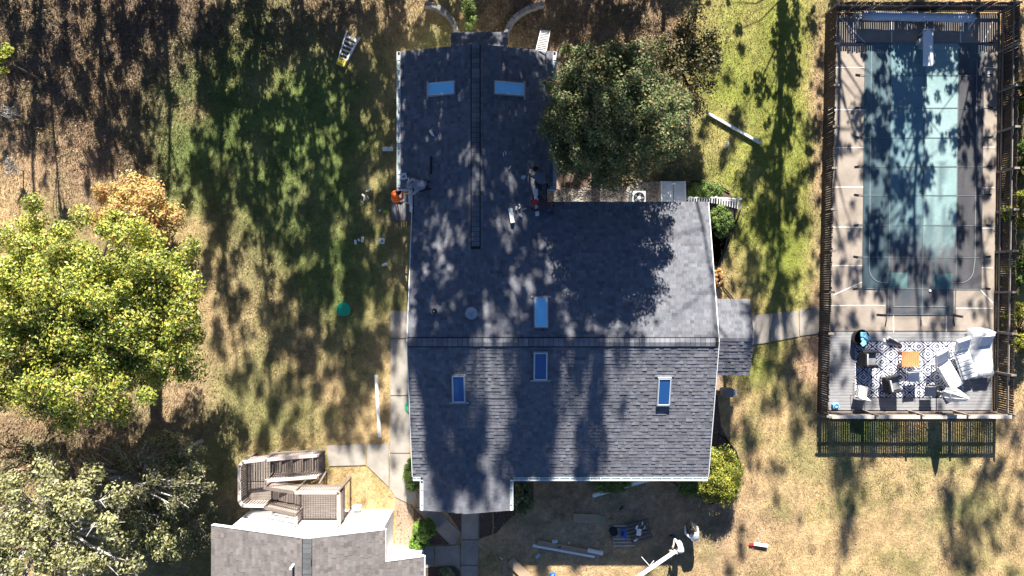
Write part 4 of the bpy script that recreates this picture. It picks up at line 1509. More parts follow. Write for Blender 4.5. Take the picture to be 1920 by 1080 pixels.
# black bed edging
def edging(label, pts):
    P = [G(x, y, .08) for x, y in pts]
    o = MB().tube(P, .035, 6).build('bed_edging', 'edging')
    tag(o, label, 'edging')
edging('black edging curve from the handrail to the east wall', [(1389, 390), (1380, 418), (1366, 452), (1354, 482), (1345, 506)])
edging('black edging arc around the leaf bed north of the east porch', [(1349, 520), (1358, 540), (1372, 557), (1380, 566)])
edging('black edging arc around the round yellow-green bush', [(1347, 812), (1362, 824), (1380, 845), (1388, 872), (1386, 900), (1376, 920), (1356, 938), (1330, 945)])
edging('black edging curve north of the cellar door shrub', [(1296, 340), (1326, 340), (1350, 348), (1368, 360)])

# covered grill by the east wall
bq = thing('covered_grill', 'dark grey covered grill standing by the east wall', 'grill', G(1366, 738))
c = G(1366, 737, .6)
MB().box((c.x, c.y, .30), (.50, .42, .62)).box((c.x, c.y, .68), (.42, .34, .16)).build('cover', 'grey', bq, bevel=.06)
MB().box((c.x + .32, c.y + .02, .55), (.14, .3, .04)).build('side_shelf', 'greylight', bq, bevel=.01)

# green disc and small litter on the west lawn
gd = thing('green_lid', 'round green plastic septic lid on the west lawn', 'lid', G(644, 580))
c = G(644, 580, .08)
MB().disc(c.xy, .32, 0, .07, 36, .33).build('cover_disc', 'green', gd)
MB().ring(c.xy, .29, .012, .074, 32, 6).build('rim', 'green', gd)
for k in range(6):
    a = k * math.pi / 3
    MB().bar((c.x, c.y, .074), (c.x + .27 * math.cos(a), c.y + .27 * math.sin(a), .074), .012, .012).build('rib', 'green', gd)


def scrap(px, py, kind, label, rz=0.0, z=.05, s=1.0, mat='white', name=None, cat='scrap'):
    p = G(px, py, z)
    t = thing(name or kind, label, cat, p, rz)
    if kind == 'elbow_fitting':
        pts = [(-.14 * s, -.06 * s, .06), (-.02 * s, -.05 * s, .06), (.07 * s, .03 * s, .07), (.09 * s, .13 * s, .06)]
        MB().tube(pts, .05 * s, 8).build('tube', mat, t, local=True)
        MB().tube([pts[-1], (.095 * s, .17 * s, .06)], .06 * s, 8).build('collar', mat, t, local=True)
    elif kind == 'foam_block':
        MB().box((0, 0, .05), (.12 * s, .24 * s, .09)).build('block', mat, t, local=True, bevel=.02)
        MB().box((.01, .03, .1), (.07 * s, .1 * s, .03)).build('ridge', mat, t, local=True)
    elif kind == 'square_lid':
        MB().box((0, 0, .02), (.27, .27, .04)).build('plate', mat, t, local=True, bevel=.015)
        for dx, dy, sx, sy in ((-.12, 0, .03, .27), (.12, 0, .03, .27), (0, -.12, .27, .03), (0, .12, .27, .03)):
            MB().box((dx, dy, .05), (sx, sy, .04)).build('lip', mat, t, local=True)
        MB().box((.01, -.01, .045), (.12, .08, .012), rz=.4).build('debris', 'grey', t, local=True)
    elif kind == 'bottle':
        MB().tube([(-.11 * s, 0, .05), (.06 * s, 0, .05), (.09 * s, 0, .05), (.14 * s, 0, .05)], [.045 * s, .045 * s, .02 * s, .02 * s], 10).build('bottle_body', mat, t, local=True)
        MB().tube([(.13 * s, 0, .05), (.16 * s, 0, .05)], .025 * s, 8).build('cap', 'blue', t, local=True)
    elif kind == 'strip_offcut':
        MB().box((0, 0, .01), (.035, .22 * s, .015)).box((.015, 0, .025), (.008, .22 * s, .03)).build('strip', mat, t, local=True)
    elif kind == 'tape_roll':
        MB().ring((0, 0), .07 * s, .03 * s, .04, 16, 8).build('roll', mat, t, local=True)
        MB().box((.1 * s, .03, .02), (.12 * s, .05, .01), rz=.4).build('tail', mat, t, local=True)
    return t


scrap(1362, 273, 'elbow_fitting', 'white gutter elbow lying below the long gutter on the green lawn', .3)
scrap(691, 357, 'elbow_fitting', 'curled white scrap nearest the wing wall on the west lawn', 0, s=.8)
scrap(683, 371, 'elbow_fitting', 'white gutter elbow just below the curled scrap', 1.1, s=.9)
scrap(690, 370, 'strip_offcut', 'tiny pale strip beside the white elbow', .4, s=.7)
scrap(712, 395, 'tape_roll', 'small white tape ring left of the lime cap', 0, s=.5)
scrap(721, 397, 'tape_roll', 'lime green tape ring near the dark platform', 0, s=.6, mat='lime')
scrap(667, 454, 'foam_block', 'leftmost white foam block of three on the lawn', .1, s=.9)
scrap(673, 450, 'foam_block', 'smallest white foam block between two others', .2, s=.55)
scrap(680, 449, 'foam_block', 'tall white foam block right of the other two', -.1, s=1.05)
scrap(716, 452, 'square_lid', 'square white bucket lid on the west lawn', -.1)
scrap(722, 496, 'foam_block', 'lone white foam strip below the square lid', 1.9, s=1.0)

# things lying on the roof
def on_roof(px, py, zf):
    p = G(px, py, 3.5)
    z = zf(p.x, p.y)
    p = G(px, py, z); p.z = zf(p.x, p.y) + .03
    return p
def roof_scrap(px, py, zf, kind, label, rz=0., s=1., mat='white'):
    t = scrap(px, py, kind, label, rz, s=s, mat=mat)
    p = on_roof(px, py, zf)
    t.location = p
    return t
roof_scrap(810, 250, zwing, 'bottle', 'white bottle lying on the west slope of the wing', -1.0, 1.2)
roof_scrap(944, 290, zwing, 'strip_offcut', 'left pale strip of a pair on the wing roof', .1, .7)
roof_scrap(948, 287, zwing, 'strip_offcut', 'right pale strip of a pair on the wing roof', .3, .7)
roof_scrap(956, 314, zwing, 'strip_offcut', 'pale strip lying alone below the pair on the wing roof', -.6, .8)
roof_scrap(981, 333, zwing, 'tape_roll', 'white hook-shaped scrap near the charcoal worker', .2, .8)
roof_scrap(968, 391, zwing, 'foam_block', 'white sealant tube by the short gutter piece', .0, .7)
roof_scrap(974, 388, zwing, 'elbow_fitting', 'white bent bracket beside the sealant tube', .8, .6)
roof_scrap(983, 392, zwing, 'strip_offcut', 'thin white strip right of the bent bracket', -1.2, 1.0)
roof_scrap(976, 405, zwing, 'foam_block', 'white triangular flap below the bent bracket', .9, .6)
roof_scrap(757, 331, zwing, 'square_lid', 'white tool pouch by the west gutter corner', .2, .8)
roof_scrap(766, 339, zwing, 'elbow_fitting', 'small white elbow near the grey hooded worker', .6, .6)
roof_scrap(776, 343, zwing, 'strip_offcut', 'thin white strip beside the grey hooded worker', -.7, .7)
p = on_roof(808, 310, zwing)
bs_ = thing('shadow_strip', 'long dark strip standing in for a shadow on the west slope of the wing', 'shadow strip', p)
MB().box((0, 0, .02), (.07, .72, .03), rot=Matrix.Rotation(-math.atan(WS), 3, 'Y')).box((.02, 0, .05), (.015, .72, .05), rot=Matrix.Rotation(-math.atan(WS), 3, 'Y')).build('strip', 'black', bs_, local=True)  # dark bar drawn in place of a cast shadow on the shingles
za = on_roof(959, 405, zwing).z + .03
gutter_piece('short green-white gutter piece on the wing roof near the valley', (956, 391), (961, 418), .14, za, za)
za = on_roof(1003, 380, zwing).z + .12
gutter_piece('white gutter section in front of the worker with the red cap', (1004, 355), (1007, 405), .13, za, za)

# cardboard, pallets, boxed gutters on the shaded south lawn
cb = thing('cardboard_box', 'long flat cardboard box with green mark on the shaded lawn', 'cardboard box', G(1104, 973))
a, b = G(1075, 964, .15), G(1125, 981, .15)
MB().box(((a.x + b.x) / 2, (a.y + b.y) / 2, .08), (b.x - a.x, a.y - b.y, .14), rz=-.03).build('carton', 'card', cb)
q = G(1129, 974, .1)
MB().box((q.x, q.y, .05), (.26, .33, .02), rz=-.03).build('end_flap', 'card', cb)
q = G(1120, 971, .16)
MB().ring(q.xy, .075, .012, .153, 18, 4).build('printed_mark', 'green', cb)
q = G(1100, 973, .16)
MB().box((q.x, q.y, .153), (.07, .035, .004)).build('hand_hole', 'black', cb)
MB().box((q.x + .13, q.y, .153), (.012, .16, .004), rz=.5).build('printed_arrow', 'darkmetal', cb)


def pallet(label, px, py, rz, mat, L=1.05, W=1.05, n=7, z0=0.0):
    t = thing('pallet', label, 'pallet', G(px, py, 0) + Vector((0, 0, z0)), rz, 'wooden pallets on the south lawn')
    for i in range(n):
        y = -W / 2 + .05 + i * (W - .1) / (n - 1)
        MB().box((0, y, .125), (L, .095, .02)).build('deck_board', mat, t, local=True)
    for x in (-L / 2 + .03, 0, L / 2 - .03):
        MB().box((x, 0, .065), (.045, W, .095)).build('stringer', mat, t, local=True)
    for y in (-W / 2 + .05, 0, W / 2 - .05):
        MB().box((0, y, .008), (L, .09, .016)).build('bottom_board', mat, t, local=True)
    return t


pallet('pale wooden pallet holding a blue case', 1169, 1003, 0, 'pallet', 1.0, 1.02)
pallet('dark grey pallet with white papers lapped over the pale one', 1198, 993, R(15), 'palletdark', 1.0, .95, 6, .15)
bc = thing('blue_case', 'blue plastic tool case on the pale pallet', 'tool case', G(1168, 1000, .14))
q = G(1168, 1000, .2)
MB().box((q.x, q.y, .19), (.22, .42, .10)).build('shell', 'blue', bc, bevel=.02)
MB().box((q.x + .13, q.y - .05, .18), (.05, .46, .06)).build('lid_edge', 'blue', bc)
MB().box((q.x - .02, q.y, .245), (.1, .22, .02)).build('tray', 'darkmetal', bc)
wc = thing('cardboard_sheet', 'narrow brown cardboard strip left of the blue case', 'cardboard', G(1160, 1000, .14))
q = G(1160, 1000, .15)
MB().box((q.x, q.y, .145), (.16, .42, .02)).box((q.x + .02, q.y - .1, .16), (.1, .14, .01), rz=.1).build('sheet', 'card', wc)
bt = thing('tool_bag', 'black round tool bag at the left edge of the pale pallet', 'tool bag', G(1151, 997))
q = G(1151, 997, .2)
MB().disc(q.xy, .20, 0, .26, 18, .17).build('bag_body', 'navy', bt)
MB().ring(q.xy, .16, .025, .27, 18, 6).build('rim', 'black', bt)
pp = thing('paper_sheets', 'pale blue sheet of paper on the dark pallet', 'paper', G(1198, 998, .29))
q = G(1198, 998, .3)
MB().box((q.x, q.y, .296), (.22, .32, .008), rz=-.15).box((q.x + .01, q.y + .01, .304), (.20, .29, .006), rz=-.1).build('sheet', 'white', pp)
for px, py, lab, s in ((1192, 984, 'white sealant tube on the dark pallet above the paper', 1.0), (1190, 1008, 'white sealant tube on the dark pallet below the paper', .9)):
    t = scrap(px, py, 'bottle', lab, 1.2 if py < 1000 else .5, s=s, cat='tube')
    t.location.z = .30
for px, py, lab in ((1202, 978, 'small white fitting near the top of the dark pallet'), (1206, 985, 'second small white fitting on the dark pallet')):
    t = scrap(px, py, 'elbow_fitting', lab, .5, s=.45)
    t.location.z = .30
scrap(1165, 952, 'bottle', 'dark drill with white battery lying alone above the pallets', .8, s=1.1, mat='darkmetal', name='cordless_drill', cat='drill')

lc = thing('gutter_carton', 'long brown carton marked with a black symbol beside loose gutters', 'carton', G(1060, 1028))
a, b = G(1008, 1018, .12), G(1124, 1040, .12)
ang = math.atan2(b.y - a.y, b.x - a.x)
MB().box(((a.x + b.x) / 2, (a.y + b.y) / 2, .07), ((b - a).length, .26, .13), rz=ang).build('carton', 'card', lc)
q = a.lerp(b, .35)
MB().box((q.x - .05, q.y, .137), (.03, .14, .004), rz=ang + .3).box((q.x + .05, q.y, .137), (.03, .14, .004), rz=ang - .4).box((q.x, q.y, .139), (.14, .03, .004), rz=ang).build('printed_symbol', 'black', lc)
gutter_piece('white gutter length along the lower edge of the long carton', (999, 1022), (1114, 1043), .09)
gutter_piece('white gutter end sticking out of the long carton', (1102, 1031), (1130, 1037), .13, .15, .15)
for px, py, lab, rz, m_ in ((1040, 1014, 'white and blue caulk box above the long carton', .15, 'white'), (1008, 1041, 'pale caulk box below the long carton', .8, 'greylight'), (1036, 1076, 'blue caulk box on the sunlit grass at the bottom', .3, 'blue')):
    t = thing('caulk_box', lab, 'box', G(px, py), rz)
    MB().box((0, 0, .07), (.24, .13, .13)).build('carton', m_, t, local=True, bevel=.008)
    MB().box((0, 0, .137), (.12, .06, .004)).build('printed_panel', 'lightblue', t, local=True)
scrap(1066, 1018, 'tape_roll', 'small white cap above the long carton', 0, s=.4)
scrap(940, 1047, 'strip_offcut', 'small white curl beside the yellow cord', .9, s=.8)
cp = thing('cardboard_offcut', 'tan cardboard panel lying at the bottom edge of the lawn', 'cardboard', G(970, 1062))
pts = [(950, 1057), (962, 1045), (1000, 1082), (988, 1095)]
MB().pp(pts, .10, .13).build('panel', 'card', cp)
MB().pp([(943, 1050), (950, 1050), (950, 1095), (943, 1095)], .0, .02).build('strip', 'card', cp)
q = G(957, 1056, .13)
MB().ring(q.xy, .07, .006, .131, 14, 4).build('printed_ring', 'pallet', cp)
MB().box((G(975, 1070, .06).x, G(975, 1070, .06).y, .05), (.5, .1, .09), rz=-.8).build('support_block', 'card', cp)

cdp = [(924, 955), (925, 985), (923, 1010), (927, 1030), (933, 1055), (938, 1085)]
o = MB().tube([G(x, y, .06) for x, y in cdp], .018, 6).build('extension_cord', 'cord')
tag(o, 'yellow extension cord running from the porch to the bottom of the frame', 'cord')

# push broom on the right lawn
br = thing('push_broom', 'red push broom with white handle on the sunny lawn', 'broom', G(1422, 1022))
a, b = G(1405, 1020, .08), G(1439, 1024, .08)
MB().bar(a, b, .11, .06).build('head', 'red', br)
MB().bar(a + Vector((.2, .03, .05)), b + Vector((0, .03, .05)), .14, .05).build('bristles', 'cushion', br)
MB().tube([a.lerp(b, .6) + Vector((0, .05, .05)), G(1429, 990, .45)], .014, 8).build('handle', 'white', br)
MB().tube([a.lerp(b, .6) + Vector((-.02, .02, .05)), G(1421, 1008, .2)], .01, 6).build('brace', 'white', br)

hs = thing('garden_hose', 'coiled green hose against the west wall', 'hose', G(768, 762))
for r_ in (.2, .24, .28):
    MB().ring(G(770, 762, .1).xy, r_, .014, .06 + r_ * .1, 20, 5).build('coil', 'green', hs)

# river pebbles round the air conditioner
def pebbles():
    base = [(0, 0, 1), (1, 0, 0), (.3, .95, 0), (-.8, .6, 0), (-.8, -.6, 0), (.3, -.95, 0), (0, 0, -1)]
    fs = [(0, 1, 2), (0, 2, 3), (0, 3, 4), (0, 4, 5), (0, 5, 1), (6, 2, 1), (6, 3, 2), (6, 4, 3), (6, 5, 4), (6, 1, 5)]
    V, F = [], []
    for _ in range(3200):
        x, y = random.uniform(1030, 1240), random.uniform(340, 386)
        if y < 350 + (1180 - x) * .02 + random.uniform(-4, 4) - (8 if x > 1180 else 0):
            continue
        if 1184 < x < 1212 and y > 358: continue
        if random.random() < .2: x, y = 1026 + random.random() * 16, 300 + random.random() * 70
        p = G(x, y, .05)
        r = random.uniform(.022, .058)
        a = random.uniform(0, 6.28)
        n = len(V)
        for bx, by, bz in base:
            V.append((p.x + r * (bx * math.cos(a) - by * math.sin(a)), p.y + r * .8 * (bx * math.sin(a) + by * math.cos(a)), .04 + r * .55 * bz))
        F += [tuple(n + i for i in f) for f in fs]
    o = link('pebbles', npmesh('pebbles', V, F), 'pebble')
    tag(o, 'pale river pebbles filling the bed by the air conditioner', 'pebbles', kind='stuff')
pebbles()

# ------------------------------------------------------------------ people
def person(label, loc, rz, J, shirt, pants, cap, shoes='black', sleeves=True):
    root_name = 'person'
    names, pos, rad, edges, mats = [], [], [], [], []
    def v(n, p, r):
        names.append(n); pos.append(Vector(p)); rad.append(r); return len(pos) - 1
    def e(a, b, m):
        edges.append((a, b)); mats.append(m)
    pel = v('pelvis', J['pelvis'], .155)
    wa = v('waist', J['waist'], .15)
    ch = v('chest', J['chest'], .165)
    nk = v('neck', J['neck'], .058)
    hd = v('head', J['head'], .098)
    cr = v('crown', J['crown'], .085)
    fwd = Vector(J.get('face', (0, 1, 0))).normalized()
    no = v('nose', Vector(J['head']) + fwd * .125, .018)
    e(pel, wa, 0); e(wa, ch, 0); e(ch, nk, 0); e(nk, hd, 2); e(hd, cr, 2); e(hd, no, 2)
    for s in ('L', 'R'):
        sg = -1 if s == 'L' else 1
        sh = v('sh', J['sh' + s], .082); el = v('el', J['el' + s], .056); wr = v('wr', J['wr' + s], .036)
        e(ch, sh, 0); e(sh, el, 0); e(el, wr, 0 if sleeves else 2)
        d = (Vector(J['wr' + s]) - Vector(J['el' + s])).normalized()
        side = d.cross(Vector((0, 0, 1)))
        if side.length < .1: side = Vector((1, 0, 0))
        side.normalize()
        dn = d.cross(side).normalized()
        if dn.z > 0: dn = -dn
        w0 = Vector(J['wr' + s])
        pm = v('palm', w0 + d * .06, .036)
        e(wr, pm, 2)
        for k, ln in enumerate((.075, .085, .08, .062)):
            off = side * (.03 - .02 * k)
            f1 = v('f1', w0 + d * (.10) + off, .010); f2 = v('f2', w0 + d * (.10 + ln * .55) + off + dn * .015, .009); f3 = v('f3', w0 + d * (.10 + ln * .8) + off + dn * .045, .008)
            e(pm, f1, 2); e(f1, f2, 2); e(f2, f3, 2)
        t1 = v('t1', w0 + d * .05 + side * .052 * 1, .012); t2 = v('t2', w0 + d * .095 + side * .07 + dn * .02, .010)
        e(pm, t1, 2); e(t1, t2, 2)
        hp = v('hip', J['hip' + s], .105); kn = v('kn', J['kn' + s], .07); an = v('an', J['an' + s], .047); to = v('toe', J['toe' + s], .038)
        e(pel, hp, 1); e(hp, kn, 1); e(kn, an, 1); e(an, to, 3)
    me = bpy.data.meshes.new('body_skeleton')
    me.from_pydata([tuple(p) for p in pos], edges, [])
    tmp = bpy.data.objects.new('body_skeleton', me)
    COL.objects.link(tmp)
    sk = tmp.modifiers.new('skin', 'SKIN')
    for i, sv in enumerate(me.skin_vertices[0].data):
        sv.radius = (rad[i], rad[i] * (.75 if names[i] in ('chest', 'waist', 'pelvis') else 1))
        sv.use_root = (i == pel)
    sb = tmp.modifiers.new('sub', 'SUBSURF'); sb.levels = 1; sb.render_levels = 1
    dg = bpy.context.evaluated_depsgraph_get()
    ev = tmp.evaluated_get(dg)
    body = bpy.data.meshes.new_from_object(ev)
    bpy.data.objects.remove(tmp)
    body.materials.clear()
    for m_ in (shirt, pants, 'skin', shoes):
        body.materials.append(M[m_])
    A = np.array([pos[a] for a, b in edges]); B = np.array([pos[b] for a, b in edges])
    RA = np.array([max(rad[a], rad[b]) for a, b in edges])
    cen = np.array([p.center for p in body.polygons])
    AB = B - A
    t = np.clip(((cen[:, None] - A) * AB).sum(-1) / ((AB ** 2).sum(-1) + 1e-9), 0, 1)
    dist = np.linalg.norm(cen[:, None] - (A + AB * t[..., None]), axis=-1) - RA
    idx = np.array(mats)[dist.argmin(1)]
    body.polygons.foreach_set('material_index', idx.astype(np.int32))
    body.polygons.foreach_set('use_smooth', np.ones(len(idx), bool))
    t_ = thing('person', label, 'person', loc, rz)
    link('body', body, None, t_)
    # hair or cap: dome over the crown, plus a brim for caps
    c = Vector(J['head']).lerp(Vector(J['crown']), .35)
    ax = (Vector(J['crown']) - Vector(J['head'])).normalized()
    x = ax.orthogonal().normalized(); y = ax.cross(x)
    vs, fs = [], []
    n, m_ = 16, 6
    for j in range(m_):
        a = (math.pi * .56) * (1 - j / (m_ - 1)) + .001
        for k in range(n):
            b = 2 * math.pi * k / n
            vs.append(c + ax * (.125 * math.cos(a)) + (x * math.cos(b) + y * math.sin(b)) * .125 * math.sin(a))
    for j in range(m_ - 1):
        for k in range(n):
            fs.append((j * n + k, j * n + (k + 1) % n, (j + 1) * n + (k + 1) % n, (j + 1) * n + k))
    hair = MB().add(vs, fs)
    kind = 'cap' if cap != 'hair' else 'hair'
    o = hair.build(kind, cap, t_, local=True, smooth=True)
    so = o.modifiers.new('thick', 'SOLIDIFY'); so.thickness = .01
    if kind == 'cap':
        MB().box(c + fwd * .15, (.16, .10, .015), rz=math.atan2(fwd.y, fwd.x) - math.pi / 2).build('brim', cap, t_, local=True, bevel=.004)
    return t_


KNEEL = dict(pelvis=(0, -.18, .36), waist=(0, -.03, .50), chest=(0, .18, .62), neck=(0, .36, .70), head=(0, .46, .76), crown=(0, .53, .86), face=(0, .9, -.5),
             shL=(-.20, .22, .64), elL=(-.30, .42, .42), wrL=(-.20, .60, .20), shR=(.20, .22, .64), elR=(.33, .38, .42), wrR=(.22, .58, .20),
             hipL=(-.11, -.16, .34), knL=(-.17, .18, .09), anL=(-.15, -.22, .06), toeL=(-.16, -.38, .05), hipR=(.11, -.16, .34), knR=(.17, .20, .12), anR=(.16, -.20, .06), toeR=(.17, -.36, .05))
STOOP = dict(pelvis=(0, -.14, .90), waist=(0, -.02, 1.06), chest=(0, .20, 1.20), neck=(0, .40, 1.27), head=(0, .50, 1.32), crown=(0, .57, 1.42), face=(0, .9, -.5),
             shL=(-.20, .24, 1.21), elL=(-.28, .40, .95), wrL=(-.18, .56, .78), shR=(.20, .24, 1.21), elR=(.30, .40, .95), wrR=(.20, .58, .80),
             hipL=(-.11, -.12, .86), knL=(-.14, .02, .48), anL=(-.13, -.10, .07), toeL=(-.14, .10, .04), hipR=(.11, -.12, .86), knR=(.15, .06, .48), anR=(.14, .02, .07), toeR=(.15, .22, .04))
REACH = dict(pelvis=(0, 0, .92), waist=(0, .01, 1.08), chest=(0, .06, 1.30), neck=(0, .12, 1.47), head=(0, .17, 1.58), crown=(0, .18, 1.69), face=(0, 1, 0),
             shL=(-.21, .08, 1.34), elL=(-.30, .32, 1.20), wrL=(-.18, .52, 1.38), shR=(.21, .08, 1.34), elR=(.30, .34, 1.25), wrR=(.14, .55, 1.45),
             hipL=(-.11, 0, .88), knL=(-.13, .05, .48), anL=(-.12, -.02, .07), toeL=(-.13, .18, .04), hipR=(.11, 0, .88), knR=(.14, .08, .48), anR=(.13, .04, .07), toeR=(.14, .24, .04))
CARRY = dict(REACH, wrL=(-.12, .46, 1.02), elL=(-.30, .22, 1.02), wrR=(.10, .30, 1.05), elR=(.32, .10, 1.02))

q = G(737, 374, 2.4)
person('worker in bright orange top on the ladder at the west gutter corner', (q.x, q.y, zpz + .55), R(-40), dict(REACH, waist=(0, .02, 1.08), chest=(0, .16, 1.26), neck=(0, .30, 1.40), head=(0, .38, 1.48), crown=(0, .42, 1.59), shL=(-.2, .16, 1.30), shR=(.2, .16, 1.30), elL=(-.25, .28, 1.12), elR=(.24, .32, 1.14), wrL=(-.10, .46, 1.22), wrR=(.09, .50, 1.26)), 'orange', 'navy', 'hair')
q = on_roof(794, 350, zwing)
person('worker in grey hoodie kneeling at the west end of the valley gutter', q, R(100), KNEEL, 'greyhood', 'navy', 'greyhood')
q = on_roof(1014, 341, zwing)
person('worker in charcoal hoodie kneeling beside the east gutter corner', q, R(30), KNEEL, 'darkhood', 'navy', 'hair')
q = on_roof(1023, 389, zmain)
person('worker with red cap in dark clothes kneeling by the white gutter section', q, R(75), KNEEL, 'plum', 'jeans', 'red')
q = G(1278, 1024, 1.3)
wk = person('worker in white shirt carrying a long white gutter at the bottom of the lawn', (q.x, q.y, 0), R(120), CARRY, 'whitecloth', 'jeans', 'greylight')
q = G(1302, 1008, .9)
person('worker in white shirt with black hair stooping on the edge of the house shadow', (q.x, q.y, 0), R(25), STOOP, 'whitecloth', 'navy', 'hair')
gutter_piece('long white gutter held by the worker in the white shirt', (1273, 1028), (1150, 1112), .13, 1.03, .95)
sp = thing('gutter_bracket', 'thin white brackets sticking out beside the carried gutter', 'bracket', G(1215, 1055, .9))
for a, b in (((1203, 1044), (1219, 1062)), ((1226, 1051), (1219, 1060)), ((1264, 1033), (1258, 1048))):
    MB().bar(G(*a, 1.0), G(*b, .95), .025, .02).build('arm', 'white', sp)
# ------------------------------------------------------------------ vegetation
def leaves(cen, nrm, size, pal, rng, jit=.25, tone=None, aspect=.6):
    """diamond leaf faces at cen (n,3) facing nrm"""
    n = len(cen)
    nrm = nrm / (np.linalg.norm(nrm, axis=1, keepdims=True) + 1e-9)
    r = rng.normal(size=(n, 3))
    t1 = np.cross(nrm, r)
    t1 /= np.linalg.norm(t1, axis=1, keepdims=True) + 1e-9
    t2 = np.cross(nrm, t1)
    s = (size * rng.uniform(.6, 1.35, n))[:, None]
    V = np.stack([cen + t1 * s * .5, cen + t2 * s * .5 * aspect + nrm * s * .08, cen - t1 * s * .5, cen - t2 * s * .5 * aspect + nrm * s * .08], 1).reshape(-1, 3)
    F = np.arange(4 * n).reshape(n, 4)
    cols = np.array([p[0] for p in pal]); w = np.array([p[1] for p in pal], float); w /= w.sum()
    c = cols[rng.choice(len(pal), n, p=w)] * rng.uniform(1 - jit, 1 + jit, (n, 1))
    if tone is not None:
        c = c * tone[:, None]
    return V, F, np.repeat(np.clip(c, 0, 1), 4, 0)


def crown_mesh(C, rad, nl, per, ls, pal, seed, lobe=.30, low=-.35, inner=.5, up=.6, lobes=None, jit=.28, boughs=0, br=.42):
    rng = np.random.default_rng(seed)
    C, rad = np.array(C, float), np.array(rad, float)
    if lobes is None:
        d = rng.normal(size=(nl * 4, 3))
        d /= np.linalg.norm(d, axis=1, keepdims=True)
        d = d[d[:, 2] > low][:nl]
        rf = rng.uniform(inner, 1.0, (len(d), 1))
        L = C + d * rad * rf
        if boughs:          # limbs of foliage: lobes gathered round a few bough ends, with gaps between
            bd = rng.normal(size=(boughs * 5, 3))
            bd /= np.linalg.norm(bd, axis=1, keepdims=True)
            bd = bd[bd[:, 2] > low][:boughs]
            B = C + bd * rad * rng.uniform(.30, .80, (len(bd), 1))
            bs = br * rng.uniform(.6, 1.3, len(bd))
            pick_ = rng.integers(0, len(B), nl)
            dd = rng.normal(size=(nl, 3))
            dd /= np.linalg.norm(dd, axis=1, keepdims=True)
            LB = B[pick_] + dd * rad * (bs[pick_] * rng.uniform(.25, 1, nl) ** .5)[:, None]
            L = np.concatenate([LB[:int(nl * .55)], L[:int(nl * .45)]])
    else:
        L = np.array(lobes)
    lr = lobe * rad.mean() * rng.uniform(.65, 1.35, len(L))
    e = rng.normal(size=(len(L), per, 3))
    e /= np.linalg.norm(e, axis=2, keepdims=True)
    rr = lr[:, None, None] * (rng.uniform(.05, 1.0, (len(L), per, 1)) ** .55)
    cen = (L[:, None] + e * rr * np.array((1, 1, .75))).reshape(-1, 3)
    nr = (e + np.array((0, 0, up)) + rng.normal(size=e.shape) * .55).reshape(-1, 3)
    tone = np.repeat(rng.uniform(.8, 1.2, len(L)), per)
    V, F, c = leaves(cen, nr, ls, pal, rng, jit, tone)
    return V, F, c, L


def make_tree(name, label, cat, base, C, rad, nl, per, ls, pal, seed, mat='leaf', bark='bark', tr=.2, twig=.022, limb_n=40, crown='crown', **kw):
    t = thing(name, label, cat, base)
    V, F, c, L = crown_mesh(C, rad, nl, per, ls, pal, seed, **kw)
    off = np.array(ORG[t.name])
    link(crown, npmesh(crown, V - off, F, c), mat, t)
    C = Vector(C); base = Vector(base)
    rr = random.Random(seed)
    mb = MB()
    fork = base.lerp(C, .55)
    mb.tube([base - Vector((0, 0, .1)), base.lerp(fork, .5) + Vector((rr.uniform(-.1, .1), rr.uniform(-.1, .1), 0)), fork, fork.lerp(C, .6)], [tr * 1.25, tr, tr * .8, tr * .45], 8)
    idx = list(range(len(L))); rr.shuffle(idx)
    for i in idx[:limb_n]:
        q = Vector(L[i])
        s = fork.lerp(C, rr.uniform(0, .6))
        mid = s.lerp(q, .5) + Vector((rr.uniform(-.2, .2), rr.uniform(-.2, .2), .12 * (q - s).length))
        mb.tube([s, mid, q], [tr * .35, tr * .2 + twig * .4, twig], 5, cap=False)
        for _ in range(2):
            w = q + Vector((rr.uniform(-1, 1), rr.uniform(-1, 1), rr.uniform(-.2, .8))) * rad[0] * .14
            mb.tube([mid.lerp(q, .6), w], [twig * .8, twig * .4], 4, cap=False)
    mb.build('trunk', bark, t)
    return t


# the big yellow-green oak on the west side
OAK = [((.40, .41, .06), 5), ((.25, .31, .05), 5), ((.52, .48, .10), 3.5), ((.10, .16, .03), 4), ((.42, .25, .08), .7), ((.55, .55, .26), 1.3)]
C = G(170, 596, 5.2)
make_tree('oak_tree', 'large yellow-green oak filling the west edge of the yard', 'tree', (C.x, C.y - .3, 0), C, (5.2, 4.4, 2.6), 380, 400, .125, OAK, 21, boughs=40, br=.32, lobe=.14, tr=.38, low=-.2, inner=.35, limb_n=60)
# orange and yellow shrub behind it
ORS = [((.60, .38, .16), 4), ((.62, .52, .16), 4), ((.52, .24, .11), 2), ((.40, .34, .16), 2)]
C = G(256, 392, 1.7)
make_tree('autumn_shrub', 'orange and yellow autumn shrub above the oak', 'shrub', (C.x, C.y, 0), C, (1.95, 1.55, 1.15), 80, 190, .12, ORS, 22, lobe=.28, tr=.06, low=-.3, limb_n=50)
C = G(300, 470, .7)
make_tree('bare_shrub', 'brown twiggy shrub between the oak and the orange shrub', 'shrub', (C.x, C.y, 0), C, (.9, .6, .6), 30, 60, .07, [((.20, .15, .12), 3), ((.30, .22, .18), 2)], 23, lobe=.3, tr=.03, bark='greybark', limb_n=30)
